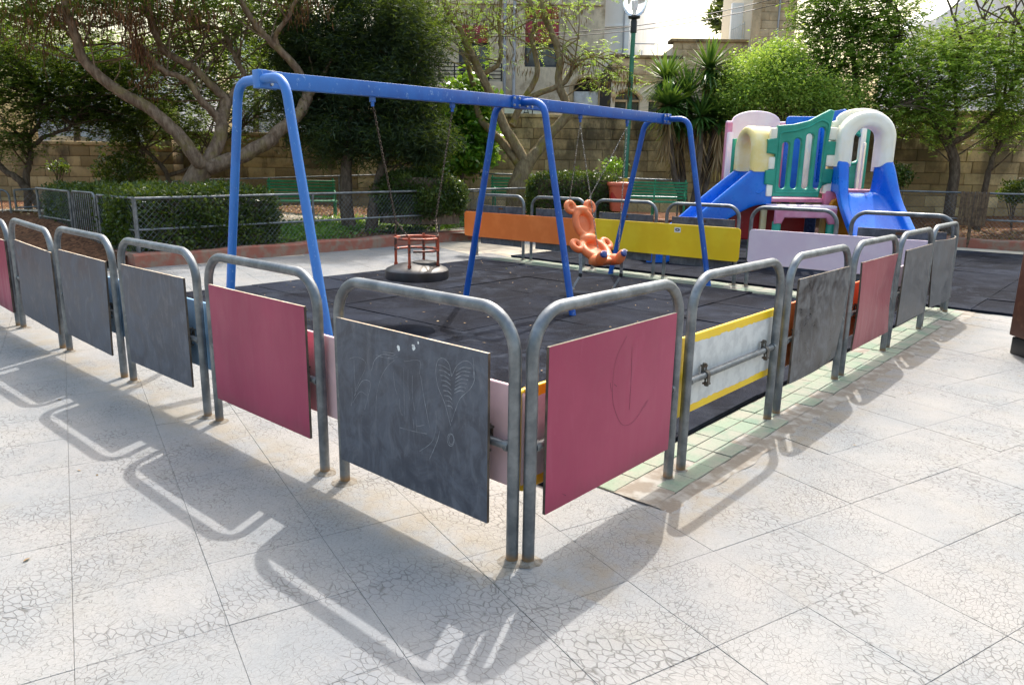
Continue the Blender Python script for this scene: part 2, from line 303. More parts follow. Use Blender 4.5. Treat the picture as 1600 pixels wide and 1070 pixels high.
# ------------------------------------------------------------------ helpers: meshes and objects
def M(x): return MAT[x] if isinstance(x, str) else x
def link(name, mesh, mat=None, parent=None, loc=None):
    o = bpy.data.objects.new(name, mesh); COL.objects.link(o)
    if mat is not None and mesh is not None and not mesh.materials: mesh.materials.append(M(mat))
    if parent is not None: o.parent = parent
    if loc is not None: o.location = loc
    return o
def tag(o, label, cat, group=None):
    o['label'] = label; o['category'] = cat
    if group: o['group'] = group
    return o
def thing(name, label, cat, loc=(0, 0, 0), rz=0., group=None):
    o = bpy.data.objects.new(name, None); COL.objects.link(o); o.empty_display_size = .1
    o.location = loc; o.rotation_euler = (0, 0, rz); return tag(o, label, cat, group)
def structure(o): o['kind'] = 'structure'; return o
def stuff(o, label=None, cat=None):
    o['kind'] = 'stuff'
    if label: tag(o, label, cat)
    return o
class MB:
    def __init__(s): s.v = []; s.f = []; s.mi = []
    def add(s, v, f, mi=0):
        b = len(s.v); s.v += [tuple(map(float, p)) for p in v]; s.f += [tuple(i+b for i in q) for q in f]; s.mi += [mi]*len(f); return s
    def box(s, c, size, rot=None, mi=0, bevel=0.):
        x, y, z = [k/2 for k in size]
        if bevel:
            bm = bmesh.new(); bmesh.ops.create_cube(bm, size=1)
            for v in bm.verts: v.co = Vector((v.co.x*size[0], v.co.y*size[1], v.co.z*size[2]))
            bmesh.ops.bevel(bm, geom=bm.edges[:], offset=bevel, segments=1 if bevel < .006 else 2, affect='EDGES', profile=.5)
            bm.verts.index_update(); vs_ = [v.co.copy() for v in bm.verts]; fs = [tuple(v.index for v in f.verts) for f in bm.faces]; bm.free()
        else:
            vs_ = [Vector(p) for p in ((-x, -y, -z), (x, -y, -z), (x, y, -z), (-x, y, -z), (-x, -y, z), (x, -y, z), (x, y, z), (-x, y, z))]
            fs = [(0, 3, 2, 1), (4, 5, 6, 7), (0, 1, 5, 4), (1, 2, 6, 5), (2, 3, 7, 6), (3, 0, 4, 7)]
        if rot is not None: vs_ = [rot @ v for v in vs_]
        c = Vector(c); return s.add([v+c for v in vs_], fs, mi)
    def tube(s, pts, r, n=10, caps=True, closed=False, mi=0):
        pts = [Vector(p) for p in pts]; k = len(pts)
        rs = r if hasattr(r, '__len__') else [r]*k
        vs_ = []; prev = None
        for i in range(k):
            if closed: tn = pts[(i+1) % k]-pts[i-1]
            else: tn = pts[min(i+1, k-1)]-pts[max(i-1, 0)]
            tn.normalize()
            if prev is None:
                a = Vector((0, 0, 1)) if abs(tn.z) < .9 else Vector((1, 0, 0)); prev = a-tn*a.dot(tn)
            prev = prev-tn*prev.dot(tn); prev.normalize(); b = tn.cross(prev)
            for j in range(n):
                an = 2*math.pi*j/n; vs_.append(pts[i]+(prev*math.cos(an)+b*math.sin(an))*rs[i])
        fs = []
        for i in range(k if closed else k-1):
            for j in range(n):
                a, b_ = i*n+j, i*n+(j+1) % n; c, d = ((i+1) % k)*n+(j+1) % n, ((i+1) % k)*n+j
                fs.append((a, b_, c, d))
        if caps and not closed: fs += [tuple(range(n))[::-1], tuple((k-1)*n+j for j in range(n))]
        return s.add(vs_, fs, mi)
    def lathe(s, prof, c=(0, 0, 0), n=24, sx=1., sy=1., mi=0, power=2.):
        vs_ = []; c = Vector(c)
        for (r, z) in prof:
            for j in range(n):
                a = 2*math.pi*j/n; ca, sa = math.cos(a), math.sin(a)
                q = (abs(ca)**power+abs(sa)**power)**(-1/power)
                vs_.append(c+Vector((r*q*ca*sx, r*q*sa*sy, z)))
        fs = [(i*n+j, i*n+(j+1) % n, (i+1)*n+(j+1) % n, (i+1)*n+j) for i in range(len(prof)-1) for j in range(n)]
        return s.add(vs_, fs, mi)
    def grid(s, fn, nu, nv, mi=0, flip=False):
        vs_ = [fn(i/nu, j/nv) for i in range(nu+1) for j in range(nv+1)]
        fs = [(i*(nv+1)+j, (i+1)*(nv+1)+j, (i+1)*(nv+1)+j+1, i*(nv+1)+j+1) for i in range(nu) for j in range(nv)]
        if flip: fs = [q[::-1] for q in fs]
        return s.add(vs_, fs, mi)
    def mesh(s, name, mats, smooth=True, angle=40):
        me = bpy.data.meshes.new(name); me.from_pydata(s.v, [], s.f)
        for x in (mats if isinstance(mats, (list, tuple)) else [mats]): me.materials.append(M(x))
        if any(s.mi): me.polygons.foreach_set('material_index', s.mi)
        me.update()
        if smooth:
            me.polygons.foreach_set('use_smooth', [True]*len(me.polygons)); me.set_sharp_from_angle(angle=rad(angle))
        return me
    def build(s, name, mats, parent=None, loc=None, smooth=True, angle=40):
        return link(name, s.mesh(name, mats, smooth, angle), None, parent, loc)
def np_mesh(name, V, F, mat, attr=None, smooth=False):
    me = bpy.data.meshes.new(name); n, k = F.shape
    me.vertices.add(len(V)); me.vertices.foreach_set('co', np.ascontiguousarray(V, dtype=np.float32).ravel())
    me.loops.add(n*k); me.loops.foreach_set('vertex_index', np.ascontiguousarray(F, dtype=np.int32).ravel())
    me.polygons.add(n); me.polygons.foreach_set('loop_start', np.arange(0, n*k, k, dtype=np.int32))
    if smooth: me.polygons.foreach_set('use_smooth', np.ones(n, dtype=bool))
    if attr is not None:
        a = me.attributes.new('v', 'FLOAT', 'POINT'); a.data.foreach_set('value', np.ascontiguousarray(attr, dtype=np.float32))
    me.update(); me.validate(); me.materials.append(M(mat)); return me
def spline(pts, k=6):
    pts = [np.array(p, float) for p in pts]
    if len(pts) < 3:
        return [pts[0]+(pts[-1]-pts[0])*i/k for i in range(k+1)]
    q = [2*pts[0]-pts[1]]+pts+[2*pts[-1]-pts[-2]]; o = []
    for i in range(1, len(q)-2):
        for j in range(k):
            t_ = j/k; a, b, c, d = q[i-1:i+3]
            o.append(.5*((2*b)+(-a+c)*t_+(2*a-5*b+4*c-d)*t_**2+(-a+3*b-3*c+d)*t_**3))
    o.append(pts[-1]); return o
def fillet(pts, r, k=6):
    'polyline with rounded corners'
    pts = [Vector(p) for p in pts]; o = [pts[0]]
    for i in range(1, len(pts)-1):
        a, b, c = pts[i-1], pts[i], pts[i+1]; u = (a-b); v = (c-b); rr = min(r, u.length*.49, v.length*.49); u.normalize(); v.normalize()
        p0, p1 = b+u*rr, b+v*rr
        for j in range(k+1):
            t_ = j/k; o.append(p0*(1-t_)**2+b*2*t_*(1-t_)+p1*t_**2)
    o.append(pts[-1]); return o
def evaluated(o):
    dg = bpy.context.evaluated_depsgraph_get(); dg.update()
    me = bpy.data.meshes.new_from_object(o.evaluated_get(dg)); return me
def plate(name, outline, holes, thick, bevel, mat, parent=None, mw=None, res=2):
    'flat shape with holes, rounded edges; outline in local XZ, thickness along Y'
    cu = bpy.data.curves.new(name, 'CURVE'); cu.dimensions = '2D'; cu.fill_mode = 'BOTH'; cu.extrude = max(thick/2-bevel, .0005); cu.bevel_depth = bevel; cu.bevel_resolution = res; cu.offset = -bevel
    for ol in [outline]+list(holes):
        sp = cu.splines.new('POLY'); sp.points.add(len(ol)-1)
        for i, (x, y) in enumerate(ol): sp.points[i].co = (x, y, 0, 1)
        sp.use_cyclic_u = True
    tmp = bpy.data.objects.new('tmp', cu); COL.objects.link(tmp); me = evaluated(tmp)
    bpy.data.objects.remove(tmp); bpy.data.curves.remove(cu)
    me.transform(Matrix.Rotation(rad(90), 4, 'X'))
    me.name = name; me.materials.clear(); me.materials.append(M(mat))
    me.polygons.foreach_set('use_smooth', [True]*len(me.polygons)); me.set_sharp_from_angle(angle=rad(35))
    o = link(name, me, None, parent)
    if mw is not None: o.matrix_local = mw
    return o
def rrect(x0, y0, x1, y1, r, k=5):
    o = []
    for cx, cy, a0 in ((x1-r, y0+r, -90), (x1-r, y1-r, 0), (x0+r, y1-r, 90), (x0+r, y0+r, 180)):
        for j in range(k+1):
            a = rad(a0+90*j/k); o.append((cx+r*math.cos(a), cy+r*math.sin(a)))
    return o
def with_mods(me, *mods):
    o = bpy.data.objects.new('tmp', me); COL.objects.link(o)
    for typ, kw in mods:
        md = o.modifiers.new('m', typ)
        for a, v in kw.items(): setattr(md, a, v)
    r = evaluated(o); bpy.data.objects.remove(o); return r

# ------------------------------------------------------------------ setting: ground
def sheet(name, poly, z, mat, parent=None):
    me = bpy.data.meshes.new(name); me.from_pydata([(x, y, z) for x, y in poly], [], [tuple(range(len(poly)))]); return link(name, me, mat, parent)
structure(sheet('ground', [(-600, -600), (600, -600), (600, 600), (-600, 600)], -.12, 'earth'))
XK, YK, YF = -9.55, 16.4, 2.4                      # kerb lines of the planted border
pav = structure(sheet('pavement', [(-16, -8), (14, -8), (14, YK), (XK, YK), (XK, YF), (-16, YF)], -.0045, 'grout'))
# concrete slabs (the nearest are single pieces, the rest one sheet each side)
TH = rad(-17.5); S = .448
tv = np.array([math.cos(TH), math.sin(TH)]); nv = np.array([-math.sin(TH), math.cos(TH)])
def paved(x, y):
    if y > 7.62: return False
    if x > .28: return x < 6
    return y < .62 or (x < -6.85 and x > XK and y > 0)
cand = []
for i in range(-40, 40):
    for j in range(-30, 40):
        c = tv*((i+.66+.5)*S + (.0 if j % 2 else .0))+nv*((j+.66+.5)*S)
        d = np.array([c[0], c[1], 0])-CAM; z = d@FW
        if z < .6 or not paved(*c): continue
        u = 800+FPX*(d@RT)/z; v = 535-FPX*(d@UP)/z
        if -260 < u < 1860 and v < 1300: cand.append((z, c))
cand.sort(key=lambda a: a[0])
G = .0006
mb = MB().box((0, 0, -.01), (S-2*G, S-2*G, .02), bevel=.0012); slab_me = mb.mesh('slab', 'concrete', True, 20)
near = set()
for z, c in cand[:290]:
    o = link('slab', slab_me, None, pav); o.location = (c[0], c[1], random.uniform(-.0008, .0008)); o.rotation_euler = (random.gauss(0, .0008), random.gauss(0, .0008), TH)
mb = MB()
for z, c in cand[290:]:
    mb.box((c[0], c[1], -.0105), (S-2*G, S-2*G, .02), Matrix.Rotation(TH, 3, 'Z'))
mb2 = mb
structure_rest = None
if mb.v:
    o = mb.build('far_slab', 'concrete', pav, smooth=False); o['kind'] = 'stuff'
structure(sheet('side_strip', [(-6.86, .62), (XK, .62), (XK, 9.6), (-6.86, 9.6)], -.004, 'pathm'))
structure(sheet('back_strip', [(XK, 15.3), (14, 15.3), (14, YK), (XK, YK)], -.004, 'pathm'))

# rubber safety surface
def rubber(name, x0, x1, y0, y1, step=1.0):
    base = structure(sheet(name, [(x0, y0), (x1, y0), (x1, y1), (x0, y1)], .004, 'rubber_joint'))
    nx, ny = round((x1-x0)/step), round((y1-y0)/step); sx, sy = (x1-x0)/nx, (y1-y0)/ny
    def fn(u, v):
        return ((u-.5)*(sx-.006), (v-.5)*(sy-.006), .018+.006*(max(abs(u-.5), abs(v-.5))*2)**6)
    variants = []
    for k in range(3):
        mb = MB(); ph = random.random()*6
        mb.grid(lambda u, v: (lambda p: (p[0], p[1], p[2]+.003*math.sin(3*u+ph)*math.cos(2.5*v+ph)))(fn(u, v)), 5, 5)
        b = len(mb.v); h = (sx-.006)/2; g = (sy-.006)/2
        for (ax, ay), (bx, by) in (((-h, -g), (h, -g)), ((h, -g), (h, g)), ((h, g), (-h, g)), ((-h, g), (-h, -g))):
            mb.add([(ax, ay, -.002), (bx, by, -.002), (bx, by, .0235), (ax, ay, .0235)], [(0, 1, 2, 3)])
        variants.append(mb.mesh('rubber_tile', 'rubber', True, 30))
    for i in range(nx):
        for j in range(ny):
            o = link('rubber_tile', random.choice(variants), None, base)
            o.location = (x0+(i+.5)*sx, y0+(j+.5)*sy, .004+random.uniform(0, .006)); o.rotation_euler = (random.gauss(0, .003), random.gauss(0, .003), random.choice((0, math.pi)))
rubber('rubber_surface', -6.85, -.22, .62, 6.92)
rubber('rubber_surface', -6.85, 2.15, 7.64, 15.3)

# pale green tile borders under the barriers
def tiles(name, x0, x1, y0, y1, lx, ly):
    base = structure(sheet(name, [(x0, y0), (x1, y0), (x1, y1), (x0, y1)], .006, 'edge_mortar'))
    nx, ny = round((x1-x0)/lx), round((y1-y0)/ly); sx, sy = (x1-x0)/nx, (y1-y0)/ny
    me = MB().box((0, 0, .002), (sx-.005, sy-.005, .014), bevel=.002).mesh('tile', 'greentile', True, 25)
    for i in range(nx):
        for j in range(ny):
            yy = y0+(j+.5)*sy; xx = x0+(i+.5)*sx
            if random.random() < .04 or (ny > 20 and i == nx-1 and random.random() < .22) or (ny > 20 and yy < 1.3 and random.random() < .3): continue
            o = link('tile', me, None, base); o.location = (x0+(i+.5)*sx, y0+(j+.5)*sy, .002+random.uniform(-.0035, .0015)); o.rotation_euler = (random.gauss(0, .005), random.gauss(0, .005), random.gauss(0, .008))
tiles('tile_border', -.21, .12, .80, 7.62, .11, .2)
tiles('tile_border', -6.85, -.22, 6.93, 7.56, .2, .126)
structure(sheet('pavement_edge', [(.15, .55), (.95, .55), (.95, 7.64), (.15, 7.64)], -.0032, 'concrete')); structure(sheet('pavement_edge', [(-6.9, .1), (.15, .1), (.15, .72), (-6.9, .72)], -.0034, 'concrete'))
# broken brown strip between the tiles and the slabs
mb = MB(); mb.grid(lambda u, v: (.122+.10*v+.018*math.sin(40*u)*math.sin(93*u)*v, .80+6.82*u, .005-.006*v+.002*math.sin(157*u+9*v)), 140, 4)
structure(mb.build('mortar_edge', 'edge_mortar')); 

# planted border: soil, kerb
def hgt(x, y):
    d = np.maximum(XK-.28-x, y-YK-.28)
    h = .16+.32*sm(d/4.0)
    side = sm((y-(YF-2.5))/2.5)
    return np.where((y < YF) & (x < XK), .02+(h-.02)*side*.6, h) + .03*np.sin(x*2.1+1)*np.sin(y*1.7)*sm(d/1.5)
def inside(x, y): return (x > XK-.26) & (y < YK+.26)
xs = np.arange(-46, 16, .4); ys = np.arange(-14, 46, .4); X, Y = np.meshgrid(xs, ys, indexing='ij')
X = np.where((X > XK-.5) & (X < XK+.0), XK-.25, X); Y = np.where((Y > YK-.0) & (Y < YK+.5), YK+.25, Y)
Z = hgt(X, Y); V = np.stack([X, Y, Z], -1).reshape(-1, 3); ny = len(ys)
I, J = np.meshgrid(np.arange(len(xs)-1), np.arange(ny-1), indexing='ij')
F = np.stack([I*ny+J, (I+1)*ny+J, (I+1)*ny+J+1, I*ny+J+1], -1).reshape(-1, 4)
cx = V[F].mean(1); F = F[~((cx[:, 0] > XK-.25) & (cx[:, 1] < YK+.25)) & ~((cx[:, 0] < XK) & (cx[:, 1] < -6))]
structure(link('planted_border', np_mesh('planted_border', V, F, 'mulch', None, True)))
def kerb(name, a, b, label):
    a, b = Vector((*a, 0)), Vector((*b, 0)); L = (b-a).length; d = (b-a).normalized(); n = Vector((-d.y, d.x, 0))
    k = int(L/.3); prof = ((0, -.02), (.015, .17), (.05, .2), (.24, .2), (.27, .12))
    mb = MB()
    def fn(u, v):
        q = v*(len(prof)-1); i = min(int(q), len(prof)-2); f = q-i
        x = prof[i][0]*(1-f)+prof[i+1][0]*f; z = prof[i][1]*(1-f)+prof[i+1][1]*f
        p = a+d*(u*L)+n*(x+.012*math.sin(u*L*7.3)*math.sin(u*L*2.1)); return (p.x, p.y, z+.012*math.sin(u*L*4.1+v))
    mb.grid(fn, k, len(prof)-1); e = [fn(0, j/(len(prof)-1)) for j in range(len(prof))]; mb.add(e+[(e[-1][0], e[-1][1], -.05), (e[0][0], e[0][1], -.05)], [tuple(range(len(prof)+2))]); e = [fn(1, j/(len(prof)-1)) for j in range(len(prof))]; mb.add(e+[(e[-1][0], e[-1][1], -.05), (e[0][0], e[0][1], -.05)], [tuple(range(len(prof)+2))[::-1]]); return tag(mb.build(name, 'kerb', smooth=True), label, 'kerb')
kerb('kerb', (XK, YF), (XK, YK), 'low red painted kerb along the planted bed behind the swings')
kerb('kerb', (XK-.2, YK), (14, YK), 'low red painted kerb under the fence behind the slides')
kerb('kerb', (-16, YF), (XK-.27, YF), 'low red painted kerb beside the small garden gate')
pa, pb = ground_at(-200, 15.4), ground_at(760, 15.8)
mb = MB()
def fn(u, v):
    p = pa+(pb-pa)*u+FH*(v-.5)*1.3; return (p[0], p[1], float(hgt(p[0], p[1]))+.022)
mb.grid(fn, 40, 4); structure(mb.build('garden_path', 'pathm'))

# ------------------------------------------------------------------ barriers
BW, BH, BR = 1.089, 1.0, .0245
arc = fillet([(0, 0, -.06), (0, 0, .5), (0, 0, BH), (BW/2, 0, BH), (BW, 0, BH), (BW, 0, .5), (BW, 0, -.06)], .0, 1)
path = [(0, 0, -.06), (0, 0, .3), (0, 0, .6)]
RB = .17
path += [(0, 0, BH-RB)]+[(RB-RB*math.cos(a), 0, BH-RB+RB*math.sin(a)) for a in [rad(90*k/9) for k in range(1, 10)]]
path += [(BW/2, 0, BH)]+[(BW-x, 0, z) for x, y, z in path[::-1]]
frame_me = MB().tube(path, BR, 14).mesh('frame', 'galv')
bar_me = MB().tube([(BR*.6, 0, .475), (BW/2, 0, .475), (BW-BR*.6, 0, .475)], .0175, 10).tube([(.018, 0, .475), (.04, 0, .475)], .023, 10).tube([(BW-.04, 0, .475), (BW-.018, 0, .475)], .023, 10).mesh('crossbar', 'galv')
def foot_patch():
    n = 16; ph = [random.uniform(.6, 1.25) for _ in range(n)]; ph = [(ph[i-1]+ph[i]+ph[(i+1) % n])/3 for i in range(n)]; mb = MB(); V_ = []
    for k, (rr, z) in enumerate(((BR*.9, .012), (BR+.006, .009), (BR+.020, .0045), (BR+.036, .0005))):
        V_ += [((rr+(rr-BR)*(ph[i]-1)*1.6*(k > 1))*math.cos(6.2832*i/n), (rr+(rr-BR)*(ph[i]-1)*1.6*(k > 1))*math.sin(6.2832*i/n), z+random.uniform(-.0012, .0012)) for i in range(n)]
    mb.add(V_, [(k*n+i, (k+1)*n+i, (k+1)*n+(i+1) % n, k*n+(i+1) % n) for k in range(3) for i in range(n)])
    return mb.mesh('mortar_patch', 'dirt')
patches = [foot_patch() for _ in range(6)]
foot_me = MB().lathe([(BR+.0005, .022), (BR+.003, .016), (BR+.006, .004), (BR+.012, -.004)], n=14).mesh('foot_collar', 'dirt')
mb = MB()
cl = [(0, -.05, .045), (0, -.015, .04)]+[(0, -.024*math.cos(rad(a)), .475-.475+.024*math.sin(rad(a))) for a in (120, 150, 180)]
mb.box((0, .012, .046), (.03, .028, .008)).box((0, -.008, -.046), (.03, .034, .008)).box((0, .018, .022), (.028, .006, .05)).box((0, -.018, -.022), (.028, .006, .05))
mb.tube([(0, .0, -.06), (0, 0, .06)], .005, 8).tube([(0, .01, .05), (0, .01, .06)], .010, 6).tube([(0, -.01, -.06), (0, -.01, -.05)], .010, 6)
mb.tube([(-.014, 0, 0), (.014, 0, 0)], .023, 10)
clamp_me = mb.mesh('clamp', 'clampsteel')

def board(name, wd, ht, face, parent, x, y, z, warp=None, th=.013, edge='board_edge', top='board_sunlit_top', nu=14, nv=10, rx=0.):
    wf = warp or (lambda u, v: 0.)
    mb = MB()
    f = lambda u, v, s: ((u-.5)*wd, s*th/2-wf(u, v), v*ht)
    mb.grid(lambda u, v: f(u, v, -1), nu, nv, 0)
    mb.grid(lambda u, v: f(u, v, 1), nu, nv, 0, True)
    mb.grid(lambda u, v: f(u, 1, 2*v-1), nu, 1, 2); mb.grid(lambda u, v: f(u, 0, 1-2*v), nu, 1, 1)
    mb.grid(lambda u, v: f(0, 1-u, 1-2*v), nv, 1, 1, True); mb.grid(lambda u, v: f(1, u, 1-2*v), nv, 1, 1, True)
    o = mb.build(name, [face, edge, top], parent, (x, y, z), angle=30); o.rotation_euler[0] = rx; return o

def barrier(label, a, b, face, dz=0., lean=0., yoff=.0325, pw=.95, pz=(.165, .86), warp=None, panel=True, name='chalk_board', tilt=0., shift=0.):
    a = np.array(a, float); b = np.array(b, float); mid = (a+b)/2; d = (b-a)/np.linalg.norm(b-a); loc = mid-d*BW/2
    t_ = thing('hoop_barrier', label, 'barrier', (loc[0], loc[1], dz), math.atan2(d[1], d[0]), 'hoop barriers round the swings')
    t_.rotation_euler[1] = lean
    link('frame', frame_me, None, t_); link('crossbar', bar_me, None, t_)
    for x in (0, BW):
        o = link('mortar_patch', random.choice(patches), None, t_, (x, 0, .001-dz+(.012 if dz else 0))); o.rotation_euler[2] = random.random()*6
    for x in (.20, BW-.14): link('clamp', clamp_me, None, t_, (x, 0, .475))
    bd = None
    if panel: bd = board(name, pw, pz[1]-pz[0], face, t_, BW/2+shift, -yoff, pz[0], warp, rx=tilt)
    return t_, bd
LP = [(-1.13, .0, -.04, .0), (-2.385, .005, -1.30, .0), (-3.60, .0, -2.535, .0), (-4.865, .0, -3.775, .0), (-6.13, .02, -5.02, .0), (-7.36, .03, -6.27, .02), (-8.60, .03, -7.51, .03)]
flat = lambda u, v: .003*math.sin(3*u+1)*math.sin(2*v)
LB = [('hoop barrier left of the near corner, its slate board chalked with a heart', 'slate', 'chalk_board'),
      ('hoop barrier with a magenta board, second from the near corner along the left row', 'magenta', 'board'),
      ('hoop barrier with a slate board, just left of the complete magenta board on the left', 'slate', 'chalk_board'),
      ('smeared slate board hoop barrier, middle of the three plain slate ones on the left', 'slate', 'chalk_board'),
      ('hoop barrier with a slate board darkened along its foot, beside the cut off magenta board', 'slate', 'chalk_board'),
      ('hoop barrier with a magenta board cut off by the left edge of the picture', 'magenta', 'board'),
      ('hoop barrier beyond the left edge, seen only by its shadow', 'slate', 'chalk_board')]
boards = []
for (x0, y0, x1, y1), (lb, fc, nm) in zip(LP, LB):
    k = len(boards)
    boards.append(barrier(lb, (x0, y0), (x1, y1), fc, pz=(.15, .835) if k == 0 else (.175, .845), name=nm, warp=None if k == 0 else (lambda u, v: .02*(1-v)*u) if k == 3 else flat, lean=(0, 0, 0, .01, .035, .04, .04)[k], yoff=.044 if k == 0 else .0325, shift=(-.02, .01, 0, .05, .16, .1, .1)[k], pw=(.95, .95, .90, .93, .95, .95, .95)[k])[1])
RP = [(.008, .04, .002, 1.13), (0, 1.255, 0, 2.36), (-.005, 2.5, -.005, 3.59), (-.01, 3.74, -.01, 4.83), (-.02, 4.99, -.02, 6.08), (-.05, 6.27, -.05, 7.36)]
wave = lambda u, v: .022*math.sin(math.pi*u)*(1-v)-.035*u*(1-v)**2
dent = lambda u, v: .03*math.sin(math.pi*v)*(.4-u)-.05*math.exp(-((u-.72)**2/.02+(v-.56)**2/.01))*.5
curl = lambda u, v: -.07*(u-.5)**2*4*(.4+.6*v)+.035
RBD = [('galvanised hoop barrier right of the near corner, its magenta board scratched', 'magenta', 'board', None),
       ('hoop barrier without an outer board, the whitewashed back of a yellow board showing through', None, '', None),
       ('galvanised hoop barrier with a dark streaked wavy slate board, third along the right row', 'slate_dark', 'chalk_board', wave),
       ('galvanised hoop barrier with a faded dented pink board in the right row', 'faded', 'board', dent),
       ('galvanised hoop barrier with a plain grey board, next to the dented pink board', 'slate_grey', 'chalk_board', flat),
       ('galvanised hoop barrier with a curled grey board at the far end of the right row', 'slate_grey', 'chalk_board', curl)]
for (x0, y0, x1, y1), (lb, fc, nm, wp) in zip(RP, RBD):
    k = len(boards); pz = (.195, .865)
    boards.append(barrier(lb, (x0, y0), (x1, y1), fc or 'slate', pz=pz, panel=bool(fc), name=nm or 'board', warp=wp, shift=-.02 if k == 7 else 0.)[1])
FP = [(-.10-k*1.262, 7.46) for k in range(6)]
FN = ['at the right end of the far row', 'the pale pink board, in front of the pink play platform', 'in the far row in front of the long blue slide', 'in the far row in front of the orange litter bin', 'in the far row behind the bear swing seat', 'at the left end of the far row behind the orange board']
for (x, y), nm in zip(FP, FN):
    has = 'pink play platform' not in nm
    tb, bd = barrier(('slate board hoop barrier ' if has else 'boardless hoop barrier behind ')+nm, (x, y), (x-BW, y), 'slate', dz=.06, pz=(.15, .82), warp=flat, panel=has)
    if has: o = MB().box((0, 0, 0), (.10, .004, .03)).build('plate', 'rust', tb, (BW/2, -.0325+.0095, .775))

# boards fixed along the inside, each across two hoops
def long_board(label, face, a, b, inward, z0=.285, z1=.70, shift=0.):
    a = np.array(a, float); b = np.array(b, float); L = np.linalg.norm(b-a); mid = (a+b)/2; d = (b-a)/L
    rz = math.atan2(d[1], d[0])
    o = plate('long_board', rrect(-L/2, 0, L/2, z1-z0, .05), [], .02, .006, face)
    o.location = (mid[0]+inward[0]*.05, mid[1]+inward[1]*.05, z0); o.rotation_euler = (0, 0, rz)
    return tag(o, label, 'board')
long_board('blush pink board along the inside of the two left barriers nearest the corner', 'blush', (-2.42, 0), (-.03, 0), (0, 1))
long_board('light blue board along the inside of two slate barriers on the left', 'skyblue', (-4.9, 0), (-2.42, 0), (0, 1)).location.x -= .0
long_board('blush board along the inside of the leftmost barriers', 'blush', (-7.4, .02), (-4.98, .02), (0, 1))
yb = long_board('yellow board with a whitewashed back inside the two right barriers nearest the corner', 'yellow', (0, .02), (0, 2.46), (-1, 0), .275, .695)
long_board('orange board along the inside of the streaked slate and dented pink barriers', 'orange', (0, 2.52), (0, 4.85), (-1, 0), .275, .695)
long_board('grey board along the inside of the last two barriers of the right row', 'pink', (-.03, 5.0), (-.05, 7.2), (-1, 0), .275, .695)
long_board('long orange board along the inside of the far row at its left end', 'orange', (-7.76, 7.46), (-5.2, 7.46), (0, -1), .33, .76)
yf = long_board('long yellow board with a small white sticker along the inside of the far row', 'yellow', (-5.05, 7.46), (-2.56, 7.46), (0, -1), .33, .78)
long_board('long pale pink board along the inside of the far row at its right end', 'pink', (-2.44, 7.46), (-.06, 7.46), (0, -1), .33, .78)
# whitewashed patch on the outer side of the near yellow board (local -Y is inside for rz=90deg)
def ragged(x0, y0, x1, y1, n=40, a=.006):
    pts = rrect(x0, y0, x1, y1, .008, 2); o = []
    for i in range(len(pts)):
        p, q = pts[i], pts[(i+1) % len(pts)]; k = max(1, int(math.hypot(q[0]-p[0], q[1]-p[1])/.025))
        for j in range(k): o.append((p[0]+(q[0]-p[0])*j/k+random.gauss(0, a*.5), p[1]+(q[1]-p[1])*j/k+random.gauss(0, a*.5)))
    return o
for x0, x1 in ((-1.19, -.12), (.10, 1.16)):
    o = plate('whitewash', ragged(x0, .045, x1, .375), [], .0016, .0002, 'patch', yb); o.location = (0, -.0112, 0)
st = plate('sticker', rrect(0, 0, .10, .07, .008), [], .0014, .0002, 'white', yf); st.location = (.26, -.0112, .335)
st.location.y = -.0112
o = plate('print', [(.05+.036*math.cos(a*.3), .038+.020*math.sin(a*.3)) for a in range(21)], [[(.05+.018*math.cos(a*.5), .038+.008*math.sin(a*.5)) for a in range(12)]], .001, .0001, 'iron', st); o.location = (0, -.0013, 0)

# chalk drawing on the near slate board, scratches on the magenta one
def homog(src, dst):
    A = []; b = []
    for (x, y), (u, v) in zip(src, dst):
        A += [[x, y, 1, 0, 0, 0, -u*x, -u*y], [0, 0, 0, x, y, 1, -v*x, -v*y]]; b += [u, v]
    h = np.append(np.linalg.solve(np.array(A, float), np.array(b, float)), 1).reshape(3, 3)
    return lambda p: (lambda q: (q[0]/q[2], q[1]/q[2]))(h@np.array([p[0], p[1], 1.]))
def strokes(lines, hm, wd, ht, y, width, name, mat, parent, jit=.0):
    mb = MB()
    for ln in lines:
        pts = [hm(p) for p in ln]; pts = [np.array(((u-.5)*wd, 0, v*ht)) for u, v in pts]; pts = spline(pts, 5) if len(pts) > 2 else pts
        L = []; wd_ = width*random.uniform(.55, 1.15)
        for i, p in enumerate(pts):
            tn = pts[min(i+1, len(pts)-1)]-pts[max(i-1, 0)]; tn = tn/(np.linalg.norm(tn)+1e-9); n = np.array((-tn[2], 0, tn[0]))
            ww = wd_*random.uniform(.5, 1.2)/2
            L += [p+n*ww, p-n*ww]
        mb.add([(q[0], y, q[2]) for q in L], [(2*i, 2*i+1, 2*i+3, 2*i+2) for i in range(len(pts)-1)])
    return mb.build(name, mat, parent, smooth=False)
hm = homog([(45, 38), (788, 240), (762, 1050), (35, 735)], [(0, 1), (1, 1), (1, 0), (0, 0)])
heart = [[(612, 340), (600, 280), (570, 253), (545, 268), (536, 320), (545, 390), (575, 470), (600, 575)], [(612, 340), (640, 290), (680, 270), (712, 290), (722, 350), (700, 400), (650, 445), (625, 500), (604, 555)],
         [(716, 255), (720, 300), (716, 350)]]
for k in range(9): heart.append([(548+k*4, 285+k*24), (572+k*4, 290+k*24), (604+k*1, 312+k*23)])
for k in range(7): heart.append([(634-k*2, 318+k*17), (668-k*3, 300+k*18), (708-k*6, 306+k*18)])
heart += [[(598+17*math.cos(a*.45), 642+30*math.sin(a*.45)) for a in range(15)], [(600+12*math.cos(a*.45), 640+24*math.sin(a*.45)) for a in range(15)]]
